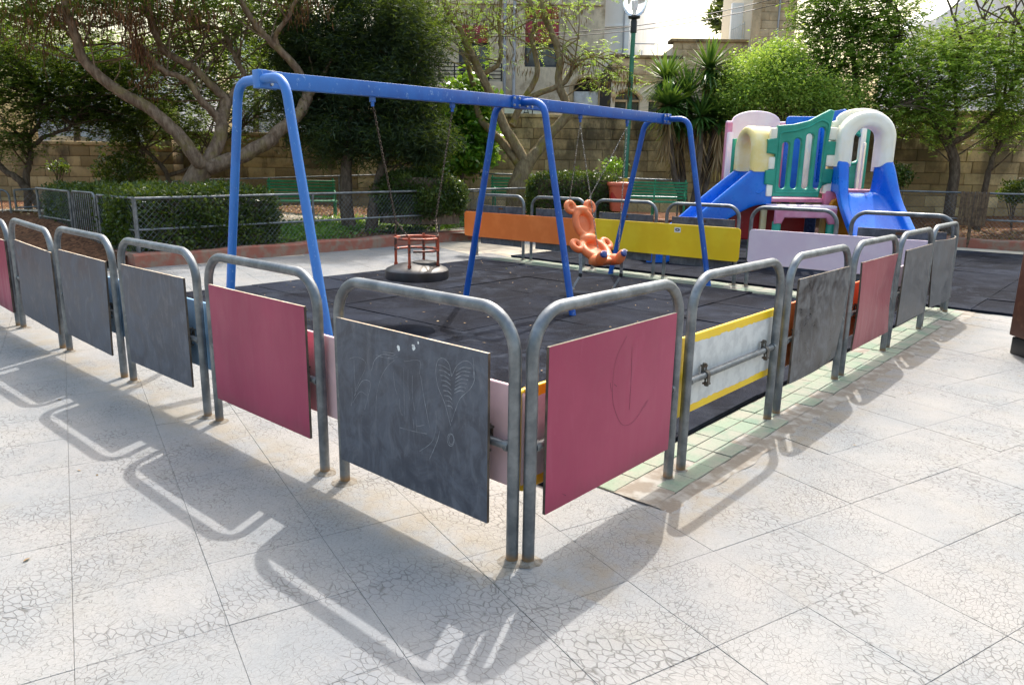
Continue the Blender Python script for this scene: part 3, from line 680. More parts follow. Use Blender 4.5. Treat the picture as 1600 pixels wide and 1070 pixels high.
letters = [[(105, 240), (135, 233), (165, 240), (188, 262), (180, 300), (150, 350), (125, 400)], [(128, 250), (126, 330), (128, 400), (120, 422)], [(130, 400), (165, 350), (200, 350), (205, 380), (190, 430), (170, 490)], [(110, 455), (150, 402), (185, 420)],
  [(340, 250), (300, 280), (265, 330), (240, 400), (230, 470), (226, 545)], [(240, 225), (280, 240), (330, 250)], [(275, 213), (340, 225), (300, 245), (350, 240)], [(215, 300), (235, 250), (275, 225), (320, 232)], [(378, 290), (375, 400), (374, 550)],
  [(380, 262), (458, 262), (455, 325)], [(460, 330), (475, 450), (495, 580)], [(345, 580), (420, 600), (480, 612)], [(430, 530), (431, 605)], [(415, 540), (417, 582)], [(530, 500), (528, 570), (505, 650), (440, 698)], [(545, 600), (530, 650), (490, 735)],
  [(400, 300), (396, 380), (402, 450)], [(420, 330), (416, 420), (424, 500)], [(350, 440), (352, 500), (362, 520)], [(110, 380), (108, 440), (100, 470)], [(325, 310), (330, 380), (340, 420)], [(470, 570), (430, 575)]]
strokes(heart, hm, .95, .685, -.0072, .0034, 'chalk_heart', 'chalk', boards[0])
strokes(letters, hm, .95, .685, -.0072, .0026, 'chalk_letters', 'chalk', boards[0])
mb = MB()
for (x, y, r) in ((357, 198, .011), (433, 200, .012), (455, 176, .006), (428, 190, .007)):
    u, v = hm((x, y)); n = 9; ring = [((u-.5)*.95+r*random.uniform(.6, 1.1)*math.cos(6.283*k/n), -.0076, v*.685+1.25*r*random.uniform(.6, 1.1)*math.sin(6.283*k/n)) for k in range(n)]
    mb.add(ring, [tuple(range(n))])
mb.build('paint_chip', 'white', boards[0], smooth=False)
hr = homog([(130, 303), (550, 187), (520, 640), (112, 868)], [(0, 1), (1, 1), (1, 0), (0, 0)])
strokes([[(402, 300), (399, 400), (393, 510)], [(385, 265), (350, 340), (338, 430), (342, 500), (370, 560), (410, 545), (450, 480)], [(330, 420), (334, 450)], [(343, 425), (352, 432)], [(170, 795), (182, 800)], [(455, 475), (440, 505)]], hr, .95, .67, -.0072, .0022, 'scratches', 'scratch', boards[7])['kind'] = 'stuff'

# ------------------------------------------------------------------ swing set
XB, ZB = -3.62, 2.165
SW = thing('swing_set', 'tall blue steel swing frame with three bent legged supports', 'swing frame', (XB, 4.1, 0))
YS = (1.13, 4.1, 7.13); ZS = (2.13, 2.178, 2.185)
def zb_at(y): return float(np.interp(y, YS, ZS))
def beam(y0, y1):
    z0, z1 = zb_at(y0), zb_at(y1); rot = Matrix.Rotation(math.atan2(z1-z0, y1-y0), 3, 'X')
    return MB().box((0, (y0+y1)/2-4.1, (z0+z1)/2), (.075, math.hypot(y1-y0, z1-z0), .12), rot, bevel=.006).build('beam', 'blue', SW)
beam(YS[0]+.06, YS[1]-.06); beam(YS[1]+.06, YS[2]-.06)
for k, y in enumerate(YS):
    yy = y-4.1; zz = ZS[k]
    for s in (-1, 1):
        pts = fillet([(s*.80, yy, -.03), (s*.40, yy, zz-.35), (s*.33, yy, zz-.002), (s*.02, yy, zz-.002)], .27, 9)
        MB().tube(pts, .036, 14).build('leg', 'blue', SW)
    e0, e1 = ((-.02, .16), (-.16, .16), (-.16, .02))[k]
    mb = MB()
    for s in (-1, 1): mb.box((s*.046, yy+(e0+e1)/2, zz), (.012, e1-e0, .125), bevel=.002)
    mb.box((0, yy, zz), (.10, .075, .132), bevel=.006)
    br = mb.build('bracket', 'blue', SW)
    mb = MB()
    for by in ([.06, .14] if k == 0 else [-.06, -.14] if k == 2 else [-.06, -.14, .06, .14]):
        for bz in (-.035, .035):
            for s in (-1, 1): mb.tube([(s*.05, yy+by, zz+bz), (s*.066, yy+by, zz+bz)], .0125, 6)
    o = mb.build('bolts', 'bolt', br); o['kind'] = 'stuff'
HANG = (2.18, 3.13, 5.18, 6.17)
for y in HANG:
    zh = zb_at(y); mb = MB().box((0, y-4.1, zh-.075), (.03, .05, .06), bevel=.004).tube([(0, y-4.1, zh-.08), (0, y-4.1, zh-.14)], .014, 8); mb.build('hanger', 'blue', SW)

def chain_mesh(segs, link_l=.036, wr=.0032):
    V = []; F = []
    base = []
    n, k = 8, 4
    for i in range(n):
        a = 2*math.pi*i/n; cx, cz = .0085*math.cos(a), math.sin(a)*.0085+(link_l*.5-.0085)*(1 if math.sin(a) >= 0 else -1)*.92
        for j in range(k):
            b = 2*math.pi*j/k; base.append((cx+math.cos(a)*wr*math.cos(b), wr*math.sin(b), cz+math.sin(a)*wr*math.cos(b)))
    base = np.array(base); bf = np.array([(i*k+j, i*k+(j+1) % k, ((i+1) % n)*k+(j+1) % k, ((i+1) % n)*k+j) for i in range(n) for j in range(k)])
    for p, q in segs:
        p = np.array(p, float); q = np.array(q, float); L = np.linalg.norm(q-p); d = (q-p)/L; a = np.cross(d, (.3, .9, .1)); a /= np.linalg.norm(a); b = np.cross(d, a)
        cnt = max(2, int(L/(link_l*.74)))
        for i in range(cnt):
            c = p+d*(i+.5)*L/cnt; e1, e2 = (a, b) if i % 2 else (b, -a)
            V.append(c+base[:, :1]*e1+base[:, 1:2]*e2+base[:, 2:]*d); F.append(bf+len(F)*n*k)
    return np.concatenate(V), np.concatenate(F)
def chain(segs, mat, parent, off):
    V, F = chain_mesh(segs); o = link('chain', np_mesh('chain', V-np.array(off), F, mat, None, True), None, parent); o['kind'] = 'stuff'; return o

# toddler swing with ring cage
cy = 2.655; zt = .60
TS = thing('toddler_swing', 'black rubber disc swing seat with a rusty red ring cage on chains', 'swing seat', (XB, cy, .47))
o3 = (XB, cy, .47)
mb = MB(); mb.lathe([(.0, .155), (.10, .15), (.17, .14), (.24, .118), (.285, .10), (.30, .085), (.303, .02), (.296, .0), (.0, -.005)], n=40); seat = mb.build('seat', 'black', TS)
MB().lathe([(.12, .139), (.115, .163), (.08, .17), (0, .172)], (.06, .05, 0), n=24).build('seat_pad', 'black', seat)
posts = [(.21*math.cos(rad(a)), .21*math.sin(rad(a))) for a in (-150, -60, 30, 120)]
mids = [(.21*math.cos(rad(a)), .21*math.sin(rad(a))) for a in (58, 74)]
for z, nm in ((.385, 'upper_ring'), (.275, 'lower_ring')):
    arcr = [(.205*math.cos(rad(a)), .205*math.sin(rad(a)), z) for a in (range(0, 360, 9) if z > .3 else range(-50, 221, 9))]
    MB().tube(arcr, .0115, 8, closed=z > .3).build(nm, 'redbar', TS)
for (x, y) in posts: MB().tube([(x, y, .10), (x, y, .41)], .013, 8).tube([(x, y, .10), (x, y, .15)], .018, 8).build('post', 'redbar', TS)
for (x, y) in mids: MB().tube([(x, y, .25), (x, y, .39)], .009, 6).build('bar', 'redbar', TS)
segs = []
for yh, pp in ((HANG[0], (0, 1)), (HANG[1], (2, 3))):
    j = (XB, cy+(yh-cy)*.52, 1.02); segs.append(((XB, yh, ZB-.13), j))
    for k in pp: segs.append((j, (XB+posts[k][0], cy+posts[k][1], .47+.40)))
chain(segs, 'chain_dark', TS, o3)

# bear shaped swing seat
BC = (XB-.03, 5.60, .345); BY = rad(-16)
BS = thing('bear_swing', 'orange plastic bear shaped swing seat hanging on four chains', 'swing seat', BC, BY)
bm = bmesh.new()
def ell(c, r, rot=(0, 0, 0)):
    g = bmesh.ops.create_uvsphere(bm, u_segments=24, v_segments=16, radius=1)
    mt = Matrix.Translation(c) @ (Matrix.Rotation(rot[2], 4, 'Z') @ Matrix.Rotation(rot[1], 4, 'Y') @ Matrix.Rotation(rot[0], 4, 'X')) @ Matrix.Diagonal((*r, 1))
    bmesh.ops.transform(bm, matrix=mt, verts=g['verts'])
def etor(c, ra, rb, tr, rot_y, n=36, k=12):
    'elliptic ring: ra across (local y), rb along (local z before tilt)'
    mt = Matrix.Translation(c) @ Matrix.Rotation(rot_y, 4, 'Y'); vs_ = []
    for i in range(n):
        a = 2*math.pi*i/n
        for j in range(k):
            b = 2*math.pi*j/k; vs_.append(bm.verts.new(mt @ Vector((tr*math.sin(b), (ra+tr*math.cos(b))*math.cos(a), (rb+tr*math.cos(b))*math.sin(a)))))
    for i in range(n):
        for j in range(k): bm.faces.new((vs_[i*k+j], vs_[((i+1) % n)*k+j], vs_[((i+1) % n)*k+(j+1) % k], vs_[i*k+(j+1) % k]))
tb = rad(-24)
etor((-.22, 0, .50), .128, .16, .046, tb); ell((-.248, 0, .50), (.018, .15, .19), (0, tb, 0))
for s in (-1, 1): etor((-.315, s*.155, .70), .058, .062, .034, tb); ell((-.33, s*.155, .70), (.010, .06, .065), (0, tb, 0))
ell((-.29, 0, .665), (.055, .11, .055), (0, tb, 0))
ts = rad(-60)
etor((.02, 0, .19), .160, .19, .055, ts); ell((.03, 0, .155), (.03, .18, .2), (0, ts, 0))
ell((-.12, 0, .32), (.07, .13, .065))
for s in (-1, 1):
    etor((-.05, s*.235, .245), .054, .070, .040, rad(-48))
    ell((.22, s*.125, .085), (.15, .078, .072), (0, rad(-8), s*rad(8))); ell((.335, s*.150, .125), (.050, .078, .105), (0, rad(24), s*rad(8)))
ell((.16, 0, .06), (.14, .18, .055), (0, rad(-12), 0))
me = bpy.data.meshes.new('shell'); bm.to_mesh(me); bm.free()
me2 = with_mods(me, ('REMESH', dict(mode='VOXEL', voxel_size=.009)), ('SMOOTH', dict(factor=.5, iterations=4)))
me2.materials.clear(); me2.materials.append(M('bear')); me2.polygons.foreach_set('use_smooth', [True]*len(me2.polygons)); link('shell', me2, None, BS)
for s in (-1, 1):
    mb = MB(); mb.lathe([(0, .008), (.022, .007), (.036, .002), (.044, -.016)], n=18, sx=1., sy=1.15); o = mb.build('paw', 'navy', BS, (.395, s*.158, .185)); o.rotation_euler = (0, rad(62), s*rad(8))
    mb = MB()
    for q in range(4):
        an = rad(-60+40*q); mb.lathe([(0, .018), (.009, .016), (.011, .01)], (-.036*math.cos(an), .044*math.sin(an), 0), n=8)
    mb.build('paw_spots', 'p_palepink', o)
    x0, y0 = (.02, -.225) if s < 0 else (.27, .22)
    w0 = .022; pts = spline([(x0-.05, y0+.05, .2), (x0, y0, .13), (x0+.01, y0, .0), (x0+.012, y0, -.09)], 5); mb = MB()
    mb.add([(p[0]-w0, p[1]-w0*.3, p[2]) for p in pts]+[(p[0]+w0, p[1]+w0*.3, p[2]) for p in pts]+[(p[0]+w0, p[1]+w0*.3+.003, p[2]) for p in pts]+[(p[0]-w0, p[1]-w0*.3+.003, p[2]) for p in pts],
           [(r_*len(pts)+i, r_*len(pts)+i+1, ((r_+1) % 4)*len(pts)+i+1, ((r_+1) % 4)*len(pts)+i) for r_ in range(4) for i in range(len(pts)-1)])
    sp = mb.build('strap', 'strap', BS)
    MB().box((x0+.012, y0, -.11), (.055, .016, .05), bevel=.004).build('buckle', 'iron', sp)
    pts = spline([(x0+.012, y0, -.12), (x0-.03, y0-.03, -.2), (x0-.07, y0-.06, -.3)], 5); mb = MB()
    mb.add([(p[0]-.018, p[1], p[2]) for p in pts]+[(p[0]+.018, p[1]+.004, p[2]) for p in pts], [(i, i+1, len(pts)+i+1, len(pts)+i) for i in range(len(pts)-1)]); mb.build('strap_tail', 'strap', BS)
mtx = Matrix.Translation(BC) @ Matrix.Rotation(BY, 4, 'Z'); W3 = lambda p: tuple(mtx @ Vector(p))
segs = []
for s, yh in ((-1, HANG[2]), (1, HANG[3])):
    segs += [((XB, yh, ZB-.13), W3((-.335, s*.15, .79))), ((XB, yh, ZB-.15), W3((.28, s*.16, .22)))]
inv = mtx.inverted(); V, F = chain_mesh(segs); V = np.array([tuple(inv @ Vector(v)) for v in V])
o = link('chain', np_mesh('chain', V, F, 'chain', None, True), None, BS); o['kind'] = 'stuff'

# ------------------------------------------------------------------ play set with two slides
pc = ground_at(1250, 12.3)
RZV = math.atan2(RH[1], RH[0])
PS = thing('play_set', 'large moulded plastic play set with two blue slides, teal gate and cream arches', 'play set', (pc[0], pc[1], 0), RZV)
def R3(a): return Matrix.Rotation(rad(a), 4, 'Z')
T3 = Matrix.Translation
def arch_outline(x0, x1, z0, zs, zt, k=16, lip=0.):
    c = (x0+x1)/2; rx = (x1-x0)/2-lip; o = [(x0, z0), (x1, z0), (x1, zs)]
    if lip: o += [(x1-lip, zs)]
    for j in range(1, k): a = math.pi*j/k; o.append((c+rx*math.cos(a), zs+(zt-zs)*math.sin(a)))
    if lip: o += [(x0+lip, zs)]
    return o+[(x0, zs)]
def hood(name, x0, x1, z0, zs, zt, t_in, depth, mat, mw, bev=.05):
    'arched tunnel mouth, open below'
    c = (x0+x1)/2; k = 18; ol = [(x0, z0)]
    ol += [(x0, zs)]+[(c-(x1-x0)/2*math.cos(math.pi*j/k), zs+(zt-zs)*math.sin(math.pi*j/k)) for j in range(1, k)]+[(x1, zs), (x1, z0)]
    a0, a1, zi = x0+t_in, x1-t_in, zt-t_in*1.1
    ol += [(a1, z0), (a1, zs)]+[(c+(a1-a0)/2*math.cos(math.pi*j/k), zs+(zi-zs)*math.sin(math.pi*j/k)) for j in range(1, k)]+[(a0, zs), (a0, z0)]
    return plate(name, ol, [], depth, bev, mat, PS, mw, 4)
# right tower: arch facing the viewer
hood('slide_hood', .47, 1.39, 1.62, 2.06, 2.50, .235, .36, 'p_cream', T3((0, -.10, 0)), .085)
ol = [(.44, 1.55), (.44, 2.34), (.52, 2.36)]+[(.93-.42*math.cos(math.pi*j/12), 2.36+.20*math.sin(math.pi*j/12)) for j in range(1, 12)]+[(1.36, 2.36), (1.43, 2.34), (1.43, 1.55)]
c_ = [(.66, 1.55), (.66, 2.05)]+[(.93-.27*math.cos(math.pi*j/12), 2.05+.27*math.sin(math.pi*j/12)) for j in range(1, 12)]+[(1.20, 2.05), (1.20, 1.55)]
ol = ol[:-1]+[ol[-1]]+c_[::-1]
plate('arch_panel', ol, [], .10, .02, 'p_cream', PS, T3((0, .10, 0)))
# corner posts
for x, y, z1, mt in ((.47, .06, 1.66, 'p_creamy'), (1.40, .10, 1.7, 'p_cream'), (-.56, .06, 2.1, 'p_creamy'), (.45, 1.02, 2.3, 'p_cream'), (1.42, 1.05, 2.3, 'p_cream'), (-.95, 1.05, 2.2, 'p_palepink'), (-.05, 1.1, 2.2, 'p_palepink')):
    MB().box((x, y, z1/2), (.10, .10, z1), bevel=.02).build('post', mt, PS)
# finger joints of the gate on both sides
for x, sgn in ((.44, 1), (-.54, -1)):
    for z in ((1.28, 1.72, 2.14) if sgn > 0 else (1.22, 1.66, 2.12)):
        MB().box((x-sgn*.02, -.02, z), (.15, .13, .2), bevel=.02).build('joint_block', 'p_cream', PS)
# teal gate with slots
gx0, gx1 = -.50, .40
top = [(gx1, 2.50), (gx1-.07, 2.52), (gx1-.2, 2.45), (.0, 2.34), (-.25, 2.28), (gx0, 2.26)]
ol = [(gx0, 1.12), (gx1-.12, 1.12), (gx1-.08, 1.34), (gx1+.07, 1.34), (gx1+.09, 1.58), (gx1-.06, 1.58), (gx1-.05, 1.80), (gx1+.09, 1.80), (gx1+.09, 2.02), (gx1-.05, 2.02), (gx1-.03, 2.3)]+top
ol += [(gx0, 2.06), (gx0-.14, 2.04), (gx0-.14, 1.82), (gx0, 1.80), (gx0, 1.56), (gx0-.14, 1.54), (gx0-.14, 1.32), (gx0, 1.30)]
holes = []
for k in range(4):
    x = -.34+k*.19; zt = 1.98+.05*k+.02*k*k/2; holes.append(rrect(x-.062, 1.25, x+.062, zt+.02, .055, 4))
plate('gate', ol, holes, .10, .022, 'p_teal', PS, T3((0, -.05, 0)), 3)
mo = [(-.455, 1.2), (.27, 1.2), (.33, 2.3), (.2, 2.36), (.0, 2.24), (-.25, 2.17), (-.455, 2.15)]
pts = [(x, -.105, z) for x, z in mo]; MB().tube(fillet(pts+[pts[0]], .06, 4), .016, 8).build('gate_rib', 'p_teal', PS)
# platform and lower table
MB().box((-.03, .52, 1.06), (1.05, 1.1, .07), bevel=.02).build('platform', 'p_pink', PS)
MB().box((.93, .55, 1.22), (.95, 1.0, .06), bevel=.02).build('platform', 'p_pink', PS)
MB().box((.50, -.02, 1.10), (.22, .16, .26), bevel=.03).build('corner_block', 'p_pink', PS)
tb_ = MB().box((-.08, -.30, .97), (1.0, .52, .055), bevel=.02).build('table_top', 'p_palepink', PS)
ol = [(-.58, .70), (-.46, .70), (-.42, .80), (.25, .80), (.30, .70), (.42, .70), (.42, .95), (-.58, .95)]
plate('apron', ol, [], .07, .02, 'p_pink', PS, T3((0, -.54, 0)))
for x in (-.52, .36):
    MB().lathe([(.07, 0), (.07, .72), (.06, .74)], (x, -.50, 0), n=16).build('leg', 'p_teal', PS)
for x, y in ((-.1, .35), (.25, .6), (-.45, .9)): MB().lathe([(.07, 0), (.07, 1.04)], (x, y, 0), n=14).build('leg', 'p_teal', PS)
plate('lower_panel', rrect(-1.1, .38, .2, .98, .06), [], .07, .02, 'p_red', PS, T3((0, .2, 0)))
plate('side_panel', [(.44, .0), (.90, .0), (.86, .75), (.80, 1.02), (.66, 1.13), (.50, 1.08), (.44, .95)], [], .08, .03, 'p_amber', PS, T3((-.02, -.16, 0)))
plate('lower_panel', rrect(.0, .2, .62, .95, .06), [], .05, .02, 'navy', PS, T3((0, .75, 0)))
plate('lower_panel', rrect(.90, .0, 1.42, 1.15, .05), [], .07, .02, 'p_teal', PS, T3((0, .15, 0)))
# back and side panels
plate('back_arch', arch_outline(-1.0, .05, 1.1, 2.40, 2.58, 16, .1), [rrect(-.72, 1.25, -.22, 2.05, .22)], .10, .025, 'p_palepink', PS, T3((0, 1.18, 0)))
for x in (-.95, 0.0): MB().box((x, 1.17, 1.75), (.11, .12, 1.25), bevel=.02).build('arch_post', 'p_pink', PS)
plate('back_panel', rrect(.10, 1.2, .98, 2.50, .06), [], .06, .02, 'p_blue', PS, T3((0, 1.25, 0)))
k_ = [(1.27+.19*math.cos(a*.2618), 1.95+.24*math.sin(a*.2618)) for a in range(24)]
plate('porthole_panel', rrect(.92, 1.2, 1.56, 2.48, .05), [k_], .08, .02, 'p_teal', PS, T3((0, 1.10, 0)))
MB().tube([(1.27+.215*math.cos(a*.2618), 1.05, 1.95+.265*math.sin(a*.2618)) for a in range(24)], .028, 8, closed=True).build('porthole_rim', 'p_teal', PS)
MB().box((.68, .62, 1.95), (.05, .9, 1.2), bevel=.015).build('side_wall', 'p_blue', PS)
MB().box((1.13, .30, 1.62), (.035, .05, .8), bevel=.01).build('rail', 'p_cream', PS)
# slides
def slide(name, path, halfw, side, mw, mat='p_blue', skirt=.10):
    'U section swept along a (y,z) path; side(s) = wall height'
    pts = spline([(0, a, b) for a, b in path], 8); n = len(pts)-1
    def fn(u, v):
        i = min(int(round(u*n)), n); p = pts[i]; h = side(u); hw = halfw(u)
        q = v*2-1; s_ = -1 if q < 0 else 1; a = abs(q)
        fb = .46+.22*float(sm(u/.45))
        if a < .42: x = hw*fb*a/.42; z = .012*(a/.42)**3
        elif a < .62: f = (a-.42)/.20; x = hw*(fb+.10*f); z = .012+h*sm(f)*.97
        elif a < .76: f = (a-.62)/.14; x = hw*(fb+.10+(.88-fb)*f); z = .012+h*(.97+.03*math.sin(math.pi*f))
        else: f = (a-.76)/.24; x = hw*(.98+.02*f); z = .012+h*.97*(1-f)-skirt*f
        return (s_*x, p[1], p[2]+float(z))
    mb = MB(); mb.grid(fn, n, 44)
    me = mb.mesh(name, mat, True, 80); me = with_mods(me, ('SOLIDIFY', dict(thickness=.02, offset=-1)), ('SUBSURF', dict(levels=1, render_levels=1)))
    me.polygons.foreach_set('use_smooth', [True]*len(me.polygons)); o = link(name, me, None, PS); o.matrix_local = mw; return o
slide('slide', [(.05, 1.20), (-.20, 1.17), (-.45, .98), (-.9, .62), (-1.3, .30), (-1.6, .2), (-1.85, .19)], lambda u: .455+.06*sm(u/.5), lambda u: .50*(1-sm((u-.02)/.40))+.14, T3((.93, -.10, 0)), skirt=.0)
sl_ = slide('slide', [(.05, 1.20), (-.25, 1.18), (-.6, 1.02), (-1.0, .78), (-1.45, .42), (-1.8, .22), (-2.1, .2)], lambda u: .35, lambda u: .26*(1-sm(u/.6))+.20, T3((-.58, .30, 0)) @ R3(-80), skirt=.24)
MB().tube(spline([(-.62, -.075, 1.22), (-.72, -.08, 1.17), (-.84, -.075, 1.21), (-.95, -.08, 1.14), (-1.08, -.085, 1.13), (-1.2, -.09, 1.05)], 5), .012, 6).build('slide_wave', 'p_blue', PS)
hood('slide_hood', -.33, .33, 1.52, 1.86, 2.26, .13, .46, 'p_creamy', T3((-.72, .26, 0)) @ R3(-78), .06)
MB().box((-.97, .62, 1.6), (.10, .06, .95), bevel=.015).build('side_rail', 'p_teal', PS)

# ------------------------------------------------------------------ benches, bin, lamp
def make_bench(label, loc, rz):
    b = thing('park_bench', label, 'bench', loc, rz, 'green slatted benches in the garden')
    for k in range(5): MB().box((0, -.02-k*.085, .44+.006*math.cos(k)), (1.5, .06, .028), bevel=.004).build('seat_slat', 'bench', b)
    for k in range(6):
        z = .52+k*.068; MB().box((0, .045+.07*((z-.5)/.4)+.03, z), (1.5, .024, .048), bevel=.004).build('back_slat', 'bench', b)
    for x in (-.70, .70, 0):
        pr = spline([(x, -.46, 0), (x, -.42, .2), (x, -.40, .41), (x, -.2, .425), (x, .0, .43), (x, .06, .52), (x, .13, .75), (x, .19, .93)], 5)
        mb = MB().tube(pr, .02, 8).tube(spline([(x, .02, .43), (x, .06, .25), (x, .16, 0)], 5), .02, 8)
        if x: mb.tube(spline([(x, .08, .62), (x, -.1, .66), (x, -.34, .64), (x, -.44, .58), (x, -.40, .5), (x, -.38, .43)], 5), .016, 8)
        mb.build('end_frame' if x else 'middle_frame', 'bench', b)
    return b
def on_ground(px, d): p = ground_at(px, d); return (p[0], p[1], float(hgt(p[0], p[1])) if not inside(p[0], p[1]) else 0.)
p = on_ground(472, 16.6); make_bench('green slatted bench on the garden path, seen past the left swing leg', (p[0], p[1], .30), RZV+rad(18))
p = on_ground(815, 18.0); make_bench('green slatted bench mostly hidden behind the trunk of the middle tree', (p[0], p[1], .42), RZV+rad(8))
p = on_ground(1022, 17.0); make_bench('green slatted bench beside the orange litter bin', (p[0], p[1], .38), RZV-rad(14))
pb_ = P(966, 320, 16.0); BN = thing('litter_bin', 'terracotta orange plastic litter bin hung on a post in front of the lamp', 'litter bin', (pb_[0], pb_[1], .0), RZV)
mb = MB(); mb.lathe([(0, .64), (.15, .64), (.175, .67), (.222, 1.1), (.235, 1.2)], n=28, power=3); bd = mb.build('body', 'bin', BN)
MB().lathe([(.235, 1.18), (.262, 1.19), (.268, 1.22), (.262, 1.25), (.24, 1.262), (.215, 1.25), (.205, 1.2)], n=28, power=4).build('rim', 'bin', BN)
MB().lathe([(.212, 1.24), (.2, .9), (0, .88)], n=28, power=4).build('inside', 'bin_in', bd)
MB().tube([(0, .25, 0), (0, .25, 1.1)], .03, 10).build('post', 'galv', BN)
lp = P(977, 270, 17.2); gl = P(986, 10, 17.2)
LM = thing('street_lamp', 'tall green lamp post with yellow foot and clear globe', 'street lamp', (lp[0], lp[1], .3))
H_ = gl[2]-.3
MB().tube([(0, 0, 1.0), (.02, 0, H_*.5), (.035, 0, H_-.62)], [.062, .055, .05], 14).build('pole', 'lampgreen', LM)
MB().lathe([(.075, 0), (.075, 1.0), (.06, 1.04)], n=14).build('foot', 'lampyellow', LM)
MB().lathe([(.05, H_-.75), (.07, H_-.74), (.07, H_-.5), (.055, H_-.46), (.13, H_-.44), (.135, H_-.40), (.1, H_-.39)], (.035, 0, 0), n=18).build('collar', 'iron', LM)
MB().lathe([(.11, H_-.40), (.2, H_-.33), (.26, H_-.2), (.285, H_-.05), (.27, H_+.1), (.2, H_+.23), (.1, H_+.28), (0, H_+.29)], (.035, 0, 0), n=28).build('globe', 'globe', LM)
MB().lathe([(.035, H_-.40), (.035, H_-.25), (.05, H_-.22), (.05, H_-.08), (0, H_-.05)], (.035, 0, 0), n=12).build('bulb', 'white', LM)
for k, (a, b) in enumerate((((700, 50), (1250, -12)), ((700, 53), (1250, -2)))):
    A, B_ = P(*a, 26), P(*b, 24); pts = [A+(B_-A)*u-np.array([0, 0, .5*4*u*(1-u)]) for u in np.linspace(0, 1, 14)]
    tag(MB().tube(pts, .014, 5).build('overhead_cable', 'iron'), ('upper' if k == 0 else 'lower')+' of two black overhead cables crossing behind the lamp', 'cable')
# brown bin at the right edge
q = P(1577, 556, 6.18); RB_ = thing('bin_housing', 'rust brown box with a black foot cut off by the right edge', 'bin', (.84+.33, 5.41+.16, 0), rad(42))
MB().box((0, 0, .075), (.50, .50, .15), bevel=.008).build('foot', 'iron', RB_)
MB().box((0, 0, .56), (.54, .54, .80), bevel=.012).build('body', 'browned', RB_)
MB().box((0, .1, 1.05), (.4, .04, .2), bevel=.01).build('hood_plate', 'iron', RB_)

# ------------------------------------------------------------------ fences
def fence(label, pts, zb, zt, step=2.4, mid=.5, wires=True, wr=.0020, rail=.021, mesh_gap=.062, group=None):
    'posts, top and middle rail and chain link between the given plan points; zb / zt base and top heights per point'
    pts = [np.array(p[:2], float) for p in pts]; n = len(pts)
    zb = zb if hasattr(zb, '__len__') else [zb]*n; zt = zt if hasattr(zt, '__len__') else [zt]*n
    f = thing('chain_link_fence', label, 'fence', (pts[0][0], pts[0][1], zb[0])); o0 = np.array([pts[0][0], pts[0][1], zb[0]])
    for i in range(n-1):
        a, b = pts[i], pts[i+1]; L = np.linalg.norm(b-a); k = max(1, round(L/step))
        A0, B0 = np.array([*a, zb[i]]), np.array([*b, zb[i+1]]); A1, B1 = np.array([*a, zt[i]]), np.array([*b, zt[i+1]])
        MB().tube([A1-o0, (A1+B1)/2-o0, B1-o0], rail, 10).build('top_rail', 'galv', f)
        if mid: MB().tube([A0*(1-mid)+A1*mid-o0, B0*(1-mid)+B1*mid-o0], rail*.85, 8).build('middle_rail', 'galv', f)
        for j in range(k+1 if i == n-2 else k):
            u = j/k; p0, p1 = A0+(B0-A0)*u, A1+(B1-A1)*u; MB().tube([p0-o0-np.array([0, 0, .25]), p1-o0+np.array([0, 0, .01])], rail*1.05, 10).build('post', 'galv', f)
        if wires:
            H = zt[i]-zb[i]-.03; mb = MB(); c = -H; d3 = (B0-A0)/L; hh = np.array([0, 0, 1.])
            while c < L:
                for s in (0, 1):
                    u0, u1 = max(c, 0), min(c+H, L)
                    if u1-u0 < .01: continue
                    z0, z1 = u0-c, u1-c
                    if s: z0, z1 = H-z0, H-z1
                    off = np.cross(d3, hh)*(.004 if s else -.004)
                    mb.tube([A0+d3*u0+hh*(z0+.01)-o0+off, A0+d3*u1+hh*(z1+.01)-o0+off], wr, 3, False)
                c += mesh_gap*1.41
            o = mb.build('chain_link', 'galv', f, smooth=False); o['kind'] = 'stuff'
    return f
XF = XK-.13
fence('galvanised chain link fence on the red kerb behind the swings and the toddler swing', [(XF, YF+.13), (XF, 14.6)], .2, [1.0, 1.10], 3.25, .43)
fence('short galvanised fence between the hedge corner and the garden gate', [(-11.1, YF+.13), (XF-.05, YF+.13)], .15, 1.0, 2.4, .45)
fence('short galvanised fence in front of the clipped hedge left of the gate', [(-14.0, YF+.13), (-12.35, YF+.13)], .12, [1.03, 1.02], 2.4, .45)
fa, fb, fc_, fd = ground_at(22, 15.2), ground_at(330, 17.6), ground_at(720, 18.6), ground_at(1060, 18.0)
fence('long galvanised chain link fence in front of the rear stone wall', [fa, fb, fc_, fd], [.2, .42, .47, .47], [P(22, 297, 15.2)[2], P(330, 281, 17.6)[2], P(720, 270, 18.6)[2], P(1060, 282, 18.0)[2]], 2.6, .5, True, .0018, .02, .08)
fence('galvanised chain link fence on the red kerb in front of the right hand wall', [(-4.2, YK+.13), (6.5, YK+.13)], .2, 1.15, 2.6, .42)
